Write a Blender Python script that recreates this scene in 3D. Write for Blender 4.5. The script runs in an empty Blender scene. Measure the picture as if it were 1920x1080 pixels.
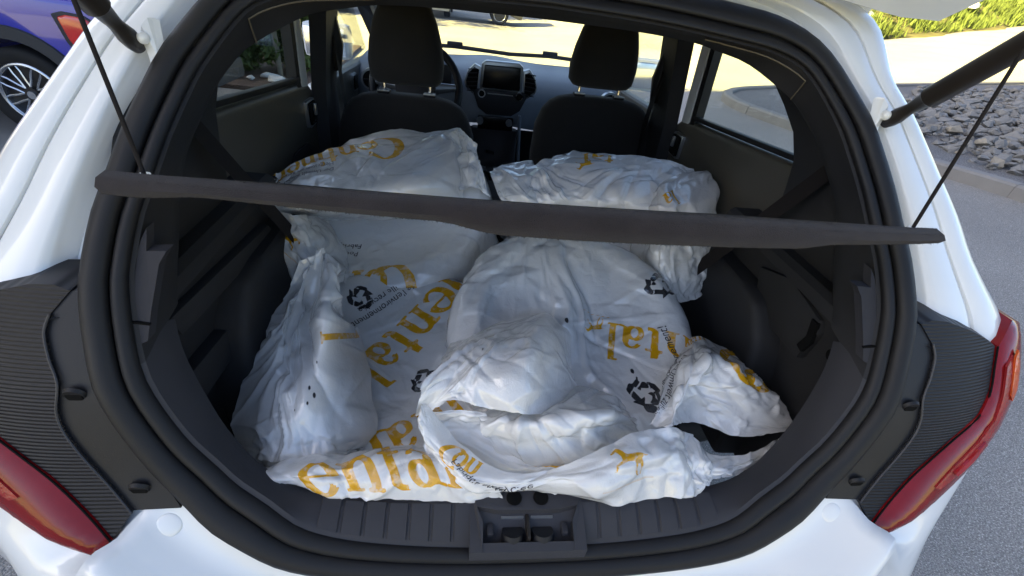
import bpy, bmesh, math, random
import numpy as np
from mathutils import Vector, Matrix

random.seed(7); rng = np.random.default_rng(11)

SC = bpy.context.scene
COL = SC.collection
rad = math.radians

# ------------------------------------------------------------------ camera
cam_data = bpy.data.cameras.new('camera')
cam = bpy.data.objects.new('camera', cam_data); COL.objects.link(cam)
cam_data.sensor_width = 36.0
cam_data.lens = 826.0 / 1920.0 * 36.0
cam_data.clip_start = 0.02; cam_data.clip_end = 800.0
def camera_matrix(yaw, pitch, roll, pos):
    sy, cy, sp, cp = math.sin(yaw), math.cos(yaw), math.sin(pitch), math.cos(pitch)
    fwd = Vector((sy*cp, cy*cp, -sp)); r0 = Vector((cy, -sy, 0)); u0 = r0.cross(fwd)
    r = math.cos(roll)*r0 + math.sin(roll)*u0
    u = -math.sin(roll)*r0 + math.cos(roll)*u0
    m = Matrix((r, u, -fwd)).transposed().to_4x4(); m.translation = pos
    return m
cam.matrix_world = camera_matrix(rad(8.48), rad(34.83), rad(7.46), Vector((-.127, -.372, 1.414)))
SC.camera = cam

# ------------------------------------------------------------------ light
SUN_EL, SUN_DIR = 38.0, Vector((-1.0, -.06, 0)).normalized()       # direction towards the sun on the ground plane
world = bpy.data.worlds.new('World'); SC.world = world; world.use_nodes = True
wn = world.node_tree.nodes; bg = wn['Background']
sky = wn.new('ShaderNodeTexSky'); sky.sky_type = 'NISHITA'; sky.sun_disc = False
sky.sun_elevation = rad(SUN_EL); sky.air_density = .75; sky.dust_density = 2.2; sky.ozone_density = .7
sky.sun_rotation = math.atan2(SUN_DIR.x, SUN_DIR.y)
world.node_tree.links.new(sky.outputs[0], bg.inputs[0]); bg.inputs[1].default_value = .06
sl = bpy.data.lights.new('sun', 'SUN'); sl.energy = 5.0; sl.angle = rad(.5); sl.color = (1, .84, .31)
sun = bpy.data.objects.new('sun', sl); COL.objects.link(sun)
to_sun = Vector((SUN_DIR.x*math.cos(rad(SUN_EL)), SUN_DIR.y*math.cos(rad(SUN_EL)), math.sin(rad(SUN_EL))))
sun.rotation_euler = (-to_sun).to_track_quat('-Z', 'Y').to_euler()
SC.view_settings.view_transform = 'Standard'; SC.view_settings.look = 'None'
SC.view_settings.exposure = 2.92; SC.view_settings.gamma = 1.0

# ------------------------------------------------------------------ helpers
def setin(n, k, v):
    if k in n.inputs: n.inputs[k].default_value = v
def mat(name, col, rough=.5, spec=.5, metal=0, bump=0, bscale=200, var=0, vscale=8, coat=0, trans=0, sheen=0, wave=None):
    m = bpy.data.materials.new(name); m.use_nodes = True
    nt = m.node_tree; b = nt.nodes['Principled BSDF']
    setin(b, 'Base Color', (*col, 1)); setin(b, 'Roughness', rough); setin(b, 'Specular IOR Level', spec)
    setin(b, 'Metallic', metal); setin(b, 'Coat Weight', coat); setin(b, 'Coat Roughness', .04)
    setin(b, 'Transmission Weight', trans); setin(b, 'Sheen Weight', sheen)
    tc = nt.nodes.new('ShaderNodeTexCoord')
    if var:
        n = nt.nodes.new('ShaderNodeTexNoise'); n.inputs['Scale'].default_value = vscale; n.inputs['Detail'].default_value = 6
        mx = nt.nodes.new('ShaderNodeMix'); mx.data_type = 'RGBA'
        mx.inputs[6].default_value = (*[c*(1-var) for c in col], 1); mx.inputs[7].default_value = (*[min(1, c*(1+var)) for c in col], 1)
        nt.links.new(tc.outputs['Object'], n.inputs['Vector'])
        nt.links.new(n.outputs[0], mx.inputs[0]); nt.links.new(mx.outputs[2], b.inputs['Base Color'])
        mr = nt.nodes.new('ShaderNodeMapRange'); mr.inputs[3].default_value = max(0, rough-.08); mr.inputs[4].default_value = min(1, rough+.08)
        nt.links.new(n.outputs[0], mr.inputs[0]); nt.links.new(mr.outputs[0], b.inputs['Roughness'])
    if bump or wave:
        bp = nt.nodes.new('ShaderNodeBump'); bp.inputs['Strength'].default_value = bump or .8
        bp.inputs['Distance'].default_value = .002
        if wave:
            mp = nt.nodes.new('ShaderNodeMapping'); mp.inputs['Rotation'].default_value = wave[1]
            n = nt.nodes.new('ShaderNodeTexWave'); n.inputs['Scale'].default_value = wave[0]; n.bands_direction = 'Z'
            nt.links.new(tc.outputs['Object'], mp.inputs[0]); nt.links.new(mp.outputs[0], n.inputs['Vector'])
        else:
            n = nt.nodes.new('ShaderNodeTexNoise'); n.inputs['Scale'].default_value = bscale; n.inputs['Detail'].default_value = 3
            nt.links.new(tc.outputs['Object'], n.inputs['Vector'])
        nt.links.new(n.outputs[0], bp.inputs['Height']); nt.links.new(bp.outputs[0], b.inputs['Normal'])
    return m
def glass_mat(name, tint=(1, 1, 1), rough=0.0):
    m = bpy.data.materials.new(name); m.use_nodes = True; nt = m.node_tree
    nt.nodes.remove(nt.nodes['Principled BSDF']); out = nt.nodes['Material Output']
    t = nt.nodes.new('ShaderNodeBsdfTransparent'); t.inputs[0].default_value = (*tint, 1)
    g = nt.nodes.new('ShaderNodeBsdfGlossy'); g.inputs['Roughness'].default_value = rough
    lw = nt.nodes.new('ShaderNodeLayerWeight'); pw = nt.nodes.new('ShaderNodeMath'); pw.operation = 'POWER'; pw.inputs[1].default_value = 4; nt.links.new(lw.outputs['Facing'], pw.inputs[0])
    f = nt.nodes.new('ShaderNodeMapRange'); f.inputs[3].default_value = .03; f.inputs[4].default_value = .8; nt.links.new(pw.outputs[0], f.inputs[0])
    mx = nt.nodes.new('ShaderNodeMixShader')
    nt.links.new(f.outputs[0], mx.inputs[0]); nt.links.new(t.outputs[0], mx.inputs[1]); nt.links.new(g.outputs[0], mx.inputs[2])
    nt.links.new(mx.outputs[0], out.inputs[0]); return m

M = dict(
 white=mat('white_paint', (.68, .70, .70), .3, .5, coat=.6),
 rubber=mat('black_rubber', (.008, .008, .009), .55, .32, bump=.15, bscale=900, var=.25, vscale=25),
 trim=mat('black_trim_plastic', (.019, .019, .0205), .65, .3, bump=.35, bscale=1400, var=.15, vscale=9),
 sill=mat('charcoal_sill_plastic', (.032, .032, .037), .6, .35, bump=.4, bscale=1600, var=.2, vscale=14),
 greytrim=mat('grey_trim_plastic', (.028, .028, .033), .7, .3, bump=.4, bscale=1500, var=.08, vscale=30),
 bracket=mat('smooth_black_plastic', (.009, .0095, .012), .5, .3, bump=.1, bscale=500, var=.3, vscale=12),
 ribbed=mat('ribbed_black_plastic', (.007, .0075, .010), .5, .3),
 carpet=mat('black_carpet', (.012, .012, .013), .95, .15, bump=.8, bscale=900, var=.3, vscale=60),
 felt=mat('charcoal_felt', (.028, .024, .0255), .95, .1, bump=1.0, bscale=900, var=.45, vscale=26, sheen=.1),
 seat=mat('black_seat_cloth', (.021, .019, .0175), .9, .2, bump=.6, bscale=1500, var=.2, vscale=40, sheen=.15),
 door=mat('dark_door_plastic', (.065, .059, .046), .38, .5, bump=.2, bscale=1500, var=.1, vscale=10),
 dash=mat('sky_tinted_dash_plastic', (.13, .155, .185), .42, .5, bump=.2, bscale=1200, var=.05, vscale=10),  # bluish sky light on the dark dash is put into its colour
 dashdark=mat('dark_dash_plastic', (.02, .02, .023), .5, .4),
 satin=mat('satin_silver', (.42, .44, .46), .3, .5, metal=.8),
 chrome=mat('chrome', (.8, .8, .8), .12, .5, metal=1),
 screen=mat('black_screen', (.006, .005, .005), .22, .4),
 void=mat('black_recess', (.004, .004, .004), .8, .1),
 strut=mat('black_strut_paint', (.018, .015, .013), .38, .5, var=.2, vscale=20),
 cordm=mat('black_cord', (.012, .01, .01), .8, .2),
 tyre=mat('tyre_rubber', (.012, .012, .012), .75, .3, bump=.3, bscale=300),
 redlens=mat('red_lens', (.30, .006, .012), .12, .6, coat=.1, var=.35, vscale=22),
 darkred=mat('dark_red_lens', (.17, .004, .006), .15, .35, coat=.1, var=.3, vscale=14),
 clearlens=mat('textured_red_lens', (.24, .012, .016), .22, .4, coat=.1, bump=.5, bscale=220, var=.35, vscale=30),
 orange=mat('orange_lens', (.50, .075, .01), .12, .5, coat=.2, bump=.9, bscale=90, var=.5, vscale=30),
 glass=glass_mat('window_glass', (.93, .97, .95)),
 asphalt=None, )

def link(o, parent=None):
    COL.objects.link(o)
    if parent is not None: o.parent = parent
    return o
def mobj(name, verts, faces, m, parent=None, smooth=True, auto=None):
    me = bpy.data.meshes.new(name); me.from_pydata([tuple(v) for v in verts], [], [tuple(f) for f in faces]); me.update()
    if m is not None: me.materials.append(m)
    if smooth:
        me.polygons.foreach_set('use_smooth', [True]*len(me.polygons))
    o = link(bpy.data.objects.new(name, me), parent)
    if smooth and auto:
        me.set_sharp_from_angle(angle=rad(auto))
    return o
def bobj(name, bm, m, parent=None, smooth=True, auto=35):
    bmesh.ops.recalc_face_normals(bm, faces=bm.faces)
    me = bpy.data.meshes.new(name); bm.to_mesh(me); bm.free()
    if m is not None: me.materials.append(m)
    if smooth:
        me.polygons.foreach_set('use_smooth', [True]*len(me.polygons)); me.set_sharp_from_angle(angle=rad(auto))
    return link(bpy.data.objects.new(name, me), parent)
def thing(name, label, cat, group=None, loc=(0, 0, 0)):
    o = link(bpy.data.objects.new(name, None)); o.location = loc; o.empty_display_size = .1
    o['label'] = label; o['category'] = cat
    if group: o['group'] = group
    return o
def tag(o, label, cat, group=None):
    o['label'] = label; o['category'] = cat
    if group: o['group'] = group
    return o
def struct(o, kind='structure'):
    o['kind'] = kind; return o
def grid_faces(n, m, closed_m=False, closed_n=False):
    F = []
    for i in range(n if closed_n else n-1):
        for j in range(m if closed_m else m-1):
            a, b = i, (i+1) % n; c, d = j, (j+1) % m
            F.append((a*m+c, a*m+d, b*m+d, b*m+c))
    return F
def loft(name, rows, m, parent=None, closed=False, smooth=True, auto=40):
    n, k = len(rows), len(rows[0])
    return mobj(name, [p for r in rows for p in r], grid_faces(n, k, closed), m, parent, smooth, auto)
def tube_bm(bm, pts, r, seg=10, caps=True):
    pts = [Vector(p) for p in pts]; rs = r if isinstance(r, (list, tuple)) else [r]*len(pts)
    rings = []; up = None
    for i, p in enumerate(pts):
        t = (pts[min(i+1, len(pts)-1)] - pts[max(i-1, 0)]).normalized()
        if up is None:
            up = Vector((0, 0, 1)) if abs(t.z) < .9 else Vector((1, 0, 0))
        s = t.cross(up).normalized(); up = s.cross(t).normalized()
        rings.append([bm.verts.new(p + rs[i]*(math.cos(2*math.pi*k/seg)*s + math.sin(2*math.pi*k/seg)*up)) for k in range(seg)])
    for a, b in zip(rings, rings[1:]):
        for k in range(seg): bm.faces.new((a[k], a[(k+1) % seg], b[(k+1) % seg], b[k]))
    if caps: bm.faces.new(rings[0][::-1]); bm.faces.new(rings[-1])
def tube(name, pts, r, m, parent=None, seg=10):
    bm = bmesh.new(); tube_bm(bm, pts, r, seg); return bobj(name, bm, m, parent)
def box_bm(bm, c, s, rot=None, bev=0):
    r = bmesh.ops.create_cube(bm, size=1); vs = r['verts']
    bmesh.ops.scale(bm, vec=s, verts=vs)
    if bev:
        es = list({e for v in vs for e in v.link_edges})
        rr = bmesh.ops.bevel(bm, geom=es, offset=bev, segments=2, affect='EDGES', profile=.6)
        vs = list({v for f in rr['faces'] for v in f.verts} | {v for v in vs if v.is_valid})
        # all verts of this island
        st, seen = [vs[0]], {vs[0]}
        while st:
            v = st.pop()
            for e in v.link_edges:
                w = e.other_vert(v)
                if w not in seen: seen.add(w); st.append(w)
        vs = list(seen)
    if rot is not None: bmesh.ops.transform(bm, matrix=rot.to_4x4(), verts=vs)
    bmesh.ops.translate(bm, vec=c, verts=vs)
def box(name, c, s, m, parent=None, rot=None, bev=0):
    bm = bmesh.new(); box_bm(bm, c, s, rot, bev); return bobj(name, bm, m, parent)
def catmull(P, n):
    """resample a control polyline (k,d) to n points with a centripetal-like spline"""
    P = np.asarray(P, float); k = len(P)
    t = np.linspace(0, k-1, n); i = np.clip(t.astype(int), 0, k-2); f = (t-i)[:, None]
    p0 = P[np.clip(i-1, 0, k-1)]; p1 = P[i]; p2 = P[i+1]; p3 = P[np.clip(i+2, 0, k-1)]
    return .5*((2*p1)+(-p0+p2)*f+(2*p0-5*p1+4*p2-p3)*f**2+(-p0+3*p1-3*p2+p3)*f**3)
def prism(name, poly, axis, a0, a1, m, parent=None, bev=0, seg=2):
    """polygon in two axes, extruded along the third from a0 to a1"""
    bm = bmesh.new()
    def mk(p, a):
        return {'x': (a, p[0], p[1]), 'y': (p[0], a, p[1]), 'z': (p[0], p[1], a)}[axis]
    lo = [bm.verts.new(mk(p, a0)) for p in poly]; hi = [bm.verts.new(mk(p, a1)) for p in poly]
    n = len(poly); bm.faces.new(lo); bm.faces.new(hi[::-1])
    for i in range(n): bm.faces.new((lo[i], hi[i], hi[(i+1) % n], lo[(i+1) % n]))
    bmesh.ops.recalc_face_normals(bm, faces=bm.faces)
    if bev:
        bmesh.ops.bevel(bm, geom=list(bm.edges), offset=bev, segments=seg, affect='EDGES', profile=.6, clamp_overlap=True)
    return bobj(name, bm, m, parent)
def disc_bm(bm, c, r, axis='y', h=.004, seg=20):
    R = {'y': Matrix.Rotation(rad(90), 4, 'X'), 'x': Matrix.Rotation(rad(90), 4, 'Y'), 'z': Matrix.Identity(4)}[axis]
    bmesh.ops.create_cone(bm, cap_ends=True, segments=seg, radius1=r, radius2=r, depth=h, matrix=Matrix.Translation(c) @ R)
def mirror_pts(P): return [(-p[0], p[1], p[2]) for p in P]

# ------------------------------------------------------------------ ground and surroundings
def asphalt_mat(name, base, speck, scale=160):
    m = bpy.data.materials.new(name); m.use_nodes = True; nt = m.node_tree; b = nt.nodes['Principled BSDF']
    tc = nt.nodes.new('ShaderNodeTexCoord')
    v = nt.nodes.new('ShaderNodeTexVoronoi'); v.inputs['Scale'].default_value = scale
    n = nt.nodes.new('ShaderNodeTexNoise'); n.inputs['Scale'].default_value = .7; n.inputs['Detail'].default_value = 8
    n2 = nt.nodes.new('ShaderNodeTexNoise'); n2.inputs['Scale'].default_value = scale*1.3; n2.inputs['Detail'].default_value = 4
    r = nt.nodes.new('ShaderNodeValToRGB')
    r.color_ramp.elements[0].position = .35; r.color_ramp.elements[0].color = (*[c*.55 for c in base], 1)
    r.color_ramp.elements[1].position = .72; r.color_ramp.elements[1].color = (*speck, 1)
    e = r.color_ramp.elements.new(.56); e.color = (*base, 1)
    mx = nt.nodes.new('ShaderNodeMix'); mx.data_type = 'RGBA'; mx.blend_type = 'MULTIPLY'; mx.inputs[0].default_value = .45
    mp = nt.nodes.new('ShaderNodeMapRange'); mp.inputs[1].default_value = .3; mp.inputs[2].default_value = .7; mp.inputs[3].default_value = .65; mp.inputs[4].default_value = 1.15
    nt.links.new(tc.outputs['Object'], v.inputs['Vector']); nt.links.new(tc.outputs['Object'], n.inputs['Vector']); nt.links.new(tc.outputs['Object'], n2.inputs['Vector'])
    nt.links.new(n2.outputs[0], r.inputs[0]); nt.links.new(n.outputs[0], mp.inputs[0])
    nt.links.new(r.outputs[0], mx.inputs[6]); nt.links.new(mp.outputs[0], mx.inputs[7]); nt.links.new(mx.outputs[2], b.inputs['Base Color'])
    b.inputs['Roughness'].default_value = .85
    bp = nt.nodes.new('ShaderNodeBump'); bp.inputs['Strength'].default_value = .7; bp.inputs['Distance'].default_value = .006
    nt.links.new(v.outputs['Distance'], bp.inputs['Height']); nt.links.new(bp.outputs[0], b.inputs['Normal'])
    return m
M['asphalt'] = asphalt_mat('worn_asphalt', (.30, .283, .255), (.6, .57, .52))
M['grit'] = asphalt_mat('fine_grit', (.16, .155, .15), (.38, .37, .36), 90)
M['mulch'] = asphalt_mat('brown_mulch', (.12, .075, .05), (.25, .17, .12), 60)
M['kerb'] = mat('concrete_kerb', (.22, .21, .195), .9, .2, bump=.6, bscale=120, var=.2, vscale=6)
M['stone'] = mat('grey_stone', (.19, .185, .175), .85, .3, bump=.7, bscale=60, var=.35, vscale=5)
M['stone2'] = mat('tan_stone', (.27, .24, .19), .85, .3, bump=.7, bscale=60, var=.3, vscale=5)
M['whiterock'] = mat('white_rock', (.62, .62, .58), .8, .3, bump=.6, bscale=40, var=.2, vscale=9)
M['soil'] = mat('grassy_soil', (.11, .10, .045), .95, .1, bump=.8, bscale=12, var=.5, vscale=1.6)
M['grass'] = mat('grass_blades', (.10, .13, .03), .8, .2, var=.5, vscale=.8)
M['render'] = mat('grey_render_wall', (.45, .44, .42), .9, .2, bump=.3, bscale=80, var=.08, vscale=2)
M['winglass'] = mat('dark_window', (.02, .025, .03), .08, .6)
M['bark'] = mat('pale_bark', (.22, .20, .15), .9, .2, bump=.8, bscale=50, var=.4, vscale=12)
def leaf_mat(name, c):
    m = mat(name, c, .55, .4, var=.55, vscale=3)
    nt = m.node_tree; b = nt.nodes['Principled BSDF']; t = nt.nodes.new('ShaderNodeBsdfTranslucent'); t.inputs[0].default_value = (c[0]*1.6, c[1]*1.5, c[2], 1)
    a = nt.nodes.new('ShaderNodeMixShader'); a.inputs[0].default_value = .3
    nt.links.new(b.outputs[0], a.inputs[1]); nt.links.new(t.outputs[0], a.inputs[2]); nt.links.new(a.outputs[0], nt.nodes['Material Output'].inputs[0])
    return m
M['leaf'] = leaf_mat('shrub_leaf', (.085, .125, .03)); M['leaf2'] = leaf_mat('tree_leaf', (.06, .10, .025))

def terr(x, y):
    return .1*min(max(x-1.5, 0), 24.0) if x < 3 or True else 0
xs = sorted(set([-300, -120, -60, -30, -15, -8, -5, -3, -2, -1, 0, 1, 1.5] + [2+i for i in range(24)] + [30, 40, 70, 150, 300]))
ys = [-300, -120, -60, -30, -15, -8, -4, 0, 4, 8, 12, 16, 20, 26, 34, 50, 80, 150, 300]
gv = [(x, y, terr(x, y)) for x in xs for y in ys]
struct(mobj('ground', gv, grid_faces(len(xs), len(ys)), M['asphalt'], smooth=True))

# kerbed stone bed on the right
kp = catmull([(5.6, -4), (5.15, 0), (4.85, 2.0), (4.70, 2.9), (4.50, 3.5), (4.12, 4.5), (3.90, 5.3), (3.78, 6.2), (4.0, 6.85), (4.8, 7.1), (7, 7.2), (10, 7.35), (16, 7.9)], 400)
seglen = np.concatenate([[0], np.cumsum(np.linalg.norm(np.diff(kp, axis=0), axis=1))])
bm = bmesh.new()
bed = [(p[0]+.1, p[1], terr(p[0]+.1, 0)+.075) for p in kp[::6]]
right = [(18, p[1], terr(18, 0)+.075) for p in kp[::6]]
rows = [[tuple((1-t)*np.array(a)+t*np.array(b)) for t in np.linspace(0, 1, 24)] for a, b in zip(bed, right)]
rows = [[(x, y, terr(x, y)+.075) for x, y, z in r] for r in rows]
gravel = struct(loft('gravel_bed', rows, M['grit']))
kerb = struct(mobj('kerb', [], [], M['kerb']))
s = 0.0
while s < seglen[-1]-1.0:
    q = [np.array([np.interp(s+d, seglen, kp[:, 0]), np.interp(s+d, seglen, kp[:, 1])]) for d in (0.004, .25, .5, .75, .996)]
    V, F = [], []
    for i, p in enumerate(q):
        t = q[min(i+1, 4)]-q[max(i-1, 0)]; t /= np.linalg.norm(t); nn = np.array([t[1], -t[0]])
        for (w, h) in ((-.07, -.05), (-.065, .09), (-.045, .11), (.06, .115), (.07, .1), (.07, -.05)):
            pp = p+nn*w; V.append((pp[0], pp[1], terr(p[0], 0)+h))
    F = grid_faces(5, 6) + [(0, 1, 2, 3, 4, 5), (29, 28, 27, 26, 25, 24)]
    mobj('kerb_block', V, F, M['kerb'], kerb, auto=30); s += 1.0
# stones: hull shaped lumps
def hull_mesh(name, seed, flat=.6, n=14):
    r = random.Random(seed); bm = bmesh.new()
    for _ in range(n):
        v = Vector((r.gauss(0, 1), r.gauss(0, 1), r.gauss(0, 1))).normalized()*r.uniform(.75, 1)
        bm.verts.new((v.x, v.y*r.uniform(.7, .9), v.z*flat))
    g = bmesh.ops.convex_hull(bm, input=bm.verts)
    bmesh.ops.delete(bm, geom=[v for v in bm.verts if not v.link_faces], context='VERTS')
    bmesh.ops.recalc_face_normals(bm, faces=bm.faces)
    me = bpy.data.meshes.new(name); bm.to_mesh(me); bm.free(); return me
stone_me = [hull_mesh('stone', i, .55+.1*(i % 3)) for i in range(10)]
for i, me in enumerate(stone_me): me.materials.append(M['stone2'] if i == 4 else M['stone'])
def in_bed(x, y):
    if y > 7.0 or x > 17: return False
    kx = np.interp(y, kp[:330, 1], kp[:330, 0]) if y < 6.2 else 4.6
    return x > kx+.3 + (max(0, y-3.4)*.62 if y > 3.4 else 0)
pts = []
tries = 0
while len(pts) < 11000 and tries < 160000:
    tries += 1
    x, y = random.uniform(4.6, 16), random.uniform(.4, 6.75)
    if in_bed(x, y): pts.append((x, y))
cpos = Vector((-.127, -.372, 1.414))
pts = [(x, y, terr(x, 0)+.075+random.uniform(-.01, .07), min(.125, .035+random.expovariate(1/.032))) for x, y in pts]
def seen(p):   # the bed shows between the open lid's strut and the body side
    a = math.degrees(math.atan2(p[0]-cpos.x, p[1]-cpos.y)); return 44 < a < 62
pts.sort(key=lambda p: (not seen(p), (Vector(p[:3])-cpos).length))
for i, (x, y, z, r) in enumerate(pts[:300]):
    o = link(bpy.data.objects.new('stone', stone_me[random.randrange(10)]), gravel)
    o.location = (x, y, z); o.scale = (r, r, r); o.rotation_euler = (random.uniform(-.5, .5), random.uniform(-.5, .5), random.uniform(0, 6.3))
SV, SF = [], []
for me in stone_me:
    co = np.empty(len(me.vertices)*3); me.vertices.foreach_get('co', co); SV.append(co.reshape(-1, 3)); SF.append([tuple(p.vertices) for p in me.polygons])
VV, FF, nv = [], [], 0
for (x, y, z, r) in pts[300:]:
    k = random.randrange(10); R = np.array((Matrix.Rotation(random.uniform(0, 6.3), 3, 'Z') @ Matrix.Rotation(random.uniform(-.5, .5), 3, 'X')))
    VV.append(SV[k]@R.T*r+np.array([x, y, z])); FF += [tuple(i+nv for i in f) for f in SF[k]]; nv += len(SV[k])
struct(mobj('loose_stones', np.concatenate(VV).tolist(), FF, M['stone'], gravel, smooth=False), 'stuff')

# grass bank across the sunlit road
d = np.array([.90, .43]); nn = np.array([-.43, .90]); o0 = np.array([11.6, 13.8])
def bank_h(s, t): return 3.2*(1-math.exp(-max(t, 0)/4.0))*(.85+.15*math.sin(s*.7)) + .12*math.sin(s*2.1+t)*min(1, max(t, 0))
rows = []
for i in range(46):
    s = -1.0+i*1.0; r = []
    for j in range(26):
        t = j*.55 - .2 + .25*math.sin(s*1.3)*(j < 3); p = o0+d*s+nn*t
        r.append((p[0], p[1], terr(p[0], 0)+bank_h(s, t)-.03*(j == 0)))
    rows.append(r)
bank = struct(loft('grass_bank', rows, M['soil']))
# grass blades on it
N = 26000
S = rng.uniform(-1, 26, N); T = np.abs(rng.normal(0, 3.2, N)) % 9; keep = np.sin(S*1.7+2*np.sin(T*1.1))+rng.normal(0, .6, N) > -.5
S, T = S[keep], T[keep]; N = len(S)
base = o0+S[:, None]*d+T[:, None]*nn
bz = np.array([terr(x, 0)+bank_h(s, t) for x, s, t in zip(base[:, 0], S, T)])
B0 = np.c_[base, bz]; ang = rng.uniform(0, 6.28, N); w = rng.uniform(.015, .05, N); h = rng.uniform(.12, .38, N)
sd = np.c_[np.cos(ang), np.sin(ang), 0*ang]*w[:, None]; tip = B0+np.c_[rng.normal(0, .08, N), rng.normal(0, .08, N), h]
vv = np.stack([B0-sd, B0+sd, tip], 1).reshape(-1, 3)
g = mobj('grass', vv.tolist(), np.arange(3*N).reshape(-1, 3).tolist(), M['grass'], smooth=False); struct(g, 'stuff')
g['label'] = 'sunlit yellow green grass growing on the bank'; g['category'] = 'grass'
rock_me = [hull_mesh('rock', 50+i, .6, 22) for i in range(4)]
for me in rock_me: me.materials.append(M['whiterock'])
for i, (s, t, r) in enumerate([(1.2, .9, .30), (3.3, 1.0, .45), (4.2, 1.5, .55), (6.6, 1.9, .5), (8.4, 1.2, .7), (12, 2.4, .6), (2.4, 2.2, .5), (5.6, 3.0, .7)]):
    p = o0+d*s+nn*t; o = link(bpy.data.objects.new('boulder', rock_me[i % 4])); o.location = (p[0], p[1], terr(p[0], 0)+bank_h(s, t)+.1*r); o.scale = (r, r, r*.8); o.rotation_euler = (0, 0, i*1.3)
    tag(o, 'pale sunlit boulder lying in the grass bank across the road', 'boulder', 'boulders on the grass bank')

# unseen building added on the left to cast the shade over the parking bay
bld = thing('shade_building', 'unseen tall grey rendered building added to shade the parking bay', 'building', loc=(-12, 0, 0))
box('wall', (-9, .85, 9.5), (18, 9.8, 19), M['render'], bld)
for i in range(3):
    for k in range(4):
        y = -2.2+i*3.1
        w = box('window', (.05, y, 3+k*4.2), (.12, 2.2, 1.8), M['winglass'], bld)
        box('sill', (.1, y, 3+k*4.2-1.0), (.25, 2.4, .1), M['kerb'], w)
box('roof', (-9, .85, 19.15), (18.4, 10.0, .3), M['kerb'], bld)

# planting by the left-hand bay
bedp = [(-9, 5.75), (-2.2, 5.45), (-2.05, 5.9), (-2.2, 9.5), (-9, 9.5)]
struct(prism('planting_bed', bedp, 'z', -.05, .05, M['mulch'], bev=.02))
def foliage(name, c, s, n, leaf, m, parent=None, seed=1, clumps=90):
    r = np.random.default_rng(seed)
    cc = r.normal(0, 1, (clumps, 3)); cc /= np.linalg.norm(cc, axis=1)[:, None]; cc *= r.uniform(.35, .95, (clumps, 1)); cc = cc*s
    cr = r.uniform(.28, .6, clumps)*min(s)
    k = r.integers(0, clumps, n); u = r.normal(0, 1, (n, 3)); u /= np.linalg.norm(u, axis=1)[:, None]
    P = np.array(c)+cc[k]+u*(cr[k]*r.uniform(.3, 1.15, n))[:, None]
    P[:, 2] = np.maximum(P[:, 2], .07)
    a = r.normal(0, 1, (n, 3)); a /= np.linalg.norm(a, axis=1)[:, None]; b = np.cross(a, u); b /= np.linalg.norm(b, axis=1)[:, None]+1e-9
    l = leaf*r.uniform(.6, 1.3, (n, 1)); w = l*.45
    vv = np.stack([P-a*l, P-b*w, P+a*l, P+b*w], 1).reshape(-1, 3)
    return mobj(name, vv.tolist(), np.arange(4*n).reshape(-1, 4).tolist(), m, parent, smooth=False)
def bush(label, c, s, n, leaf, seed, group):
    t = thing('shrub', label, 'shrub', group, loc=(c[0], c[1], .04))
    foliage('crown', (0, 0, c[2]), s, n, leaf, M['leaf'], t, seed)
    for k in range(4):
        a = k*1.57+seed
        tube('stem', [(.05*math.cos(a), .05*math.sin(a), 0), (.3*s[0]*math.cos(a), .3*s[1]*math.sin(a), c[2]*1.1)], [.03, .012], M['bark'], t, 6)
bush('dense dark green shrub behind the white rocks of the mulch bed', (-3.2, 6.45, .6), (1.4, .42, .85), 26000, .036, 3, 'shrubs of the mulch bed')
bush('dense dark green shrub at the end of the mulch bed beside the blue car', (-5.0, 6.9, .8), (1.0, .7, .9), 7000, .055, 5, 'shrubs of the mulch bed')
bush('sun-flecked shrub around the thin pale tree trunk', (-2.5, 6.8, .6), (.6, .4, .8), 12000, .036, 9, 'shrubs of the mulch bed')
t = thing('young_tree', 'young tree with thin pale trunk rising out of the shrubs', 'tree', loc=(-2.56, 6.15, .04))
tube('trunk', [(0, 0, 0), (.02, .02, 1.2), (.08, .0, 2.4), (.1, .1, 3.6)], [.034, .03, .024, .012], M['bark'], t)
foliage('crown', (.1, .1, 4.0), (1.2, 1.2, 1.2), 5000, .06, M['leaf2'], t, 21)
for i, (x, y, r) in enumerate([(-2.98, 5.85, .09), (-2.78, 5.8, .07), (-2.62, 5.95, .1), (-2.45, 5.72, .13), (-3.2, 5.8, .06), (-2.3, 5.95, .06)]):
    o = link(bpy.data.objects.new('rock', rock_me[i % 4])); o.location = (x, y, .06+r*.3); o.scale = (r*1.3, r, r*.7); o.rotation_euler = (0, 0, i*1.9)
    tag(o, 'small white rock on the mulch in front of the shrubs', 'rock', 'white rocks edging the mulch bed')
# trees beyond that shade the far parked cars
for i, (x, y, h) in enumerate([(-9, 17.6, 7.0), (-13, 19.5, 8.5), (-7, 23, 8)]):
    t = thing('lot_tree', ['broad leafy tree beside the far parked cars', 'tallest leafy tree beyond the hedge and far cars', 'leafy tree behind the far parked cars'][i], 'tree', 'trees around the far parking lot', loc=(x, y, 0))
    tube('trunk', [(0, 0, 0), (.05, 0, h*.4), (.1, .1, h*.8)], [.2, .15, .06], M['bark'], t)
    for k in range(5):
        a = k*1.26; tube('limb', [(.05, 0, h*.4), (.9*math.cos(a), .9*math.sin(a), h*.62)], [.08, .03], M['bark'], t, 6)
    foliage('crown', (0, 0, h*.72), (2.6, 2.6, h*.32), 9000, .13, M['leaf2'], t, 31+i, 40)

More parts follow.
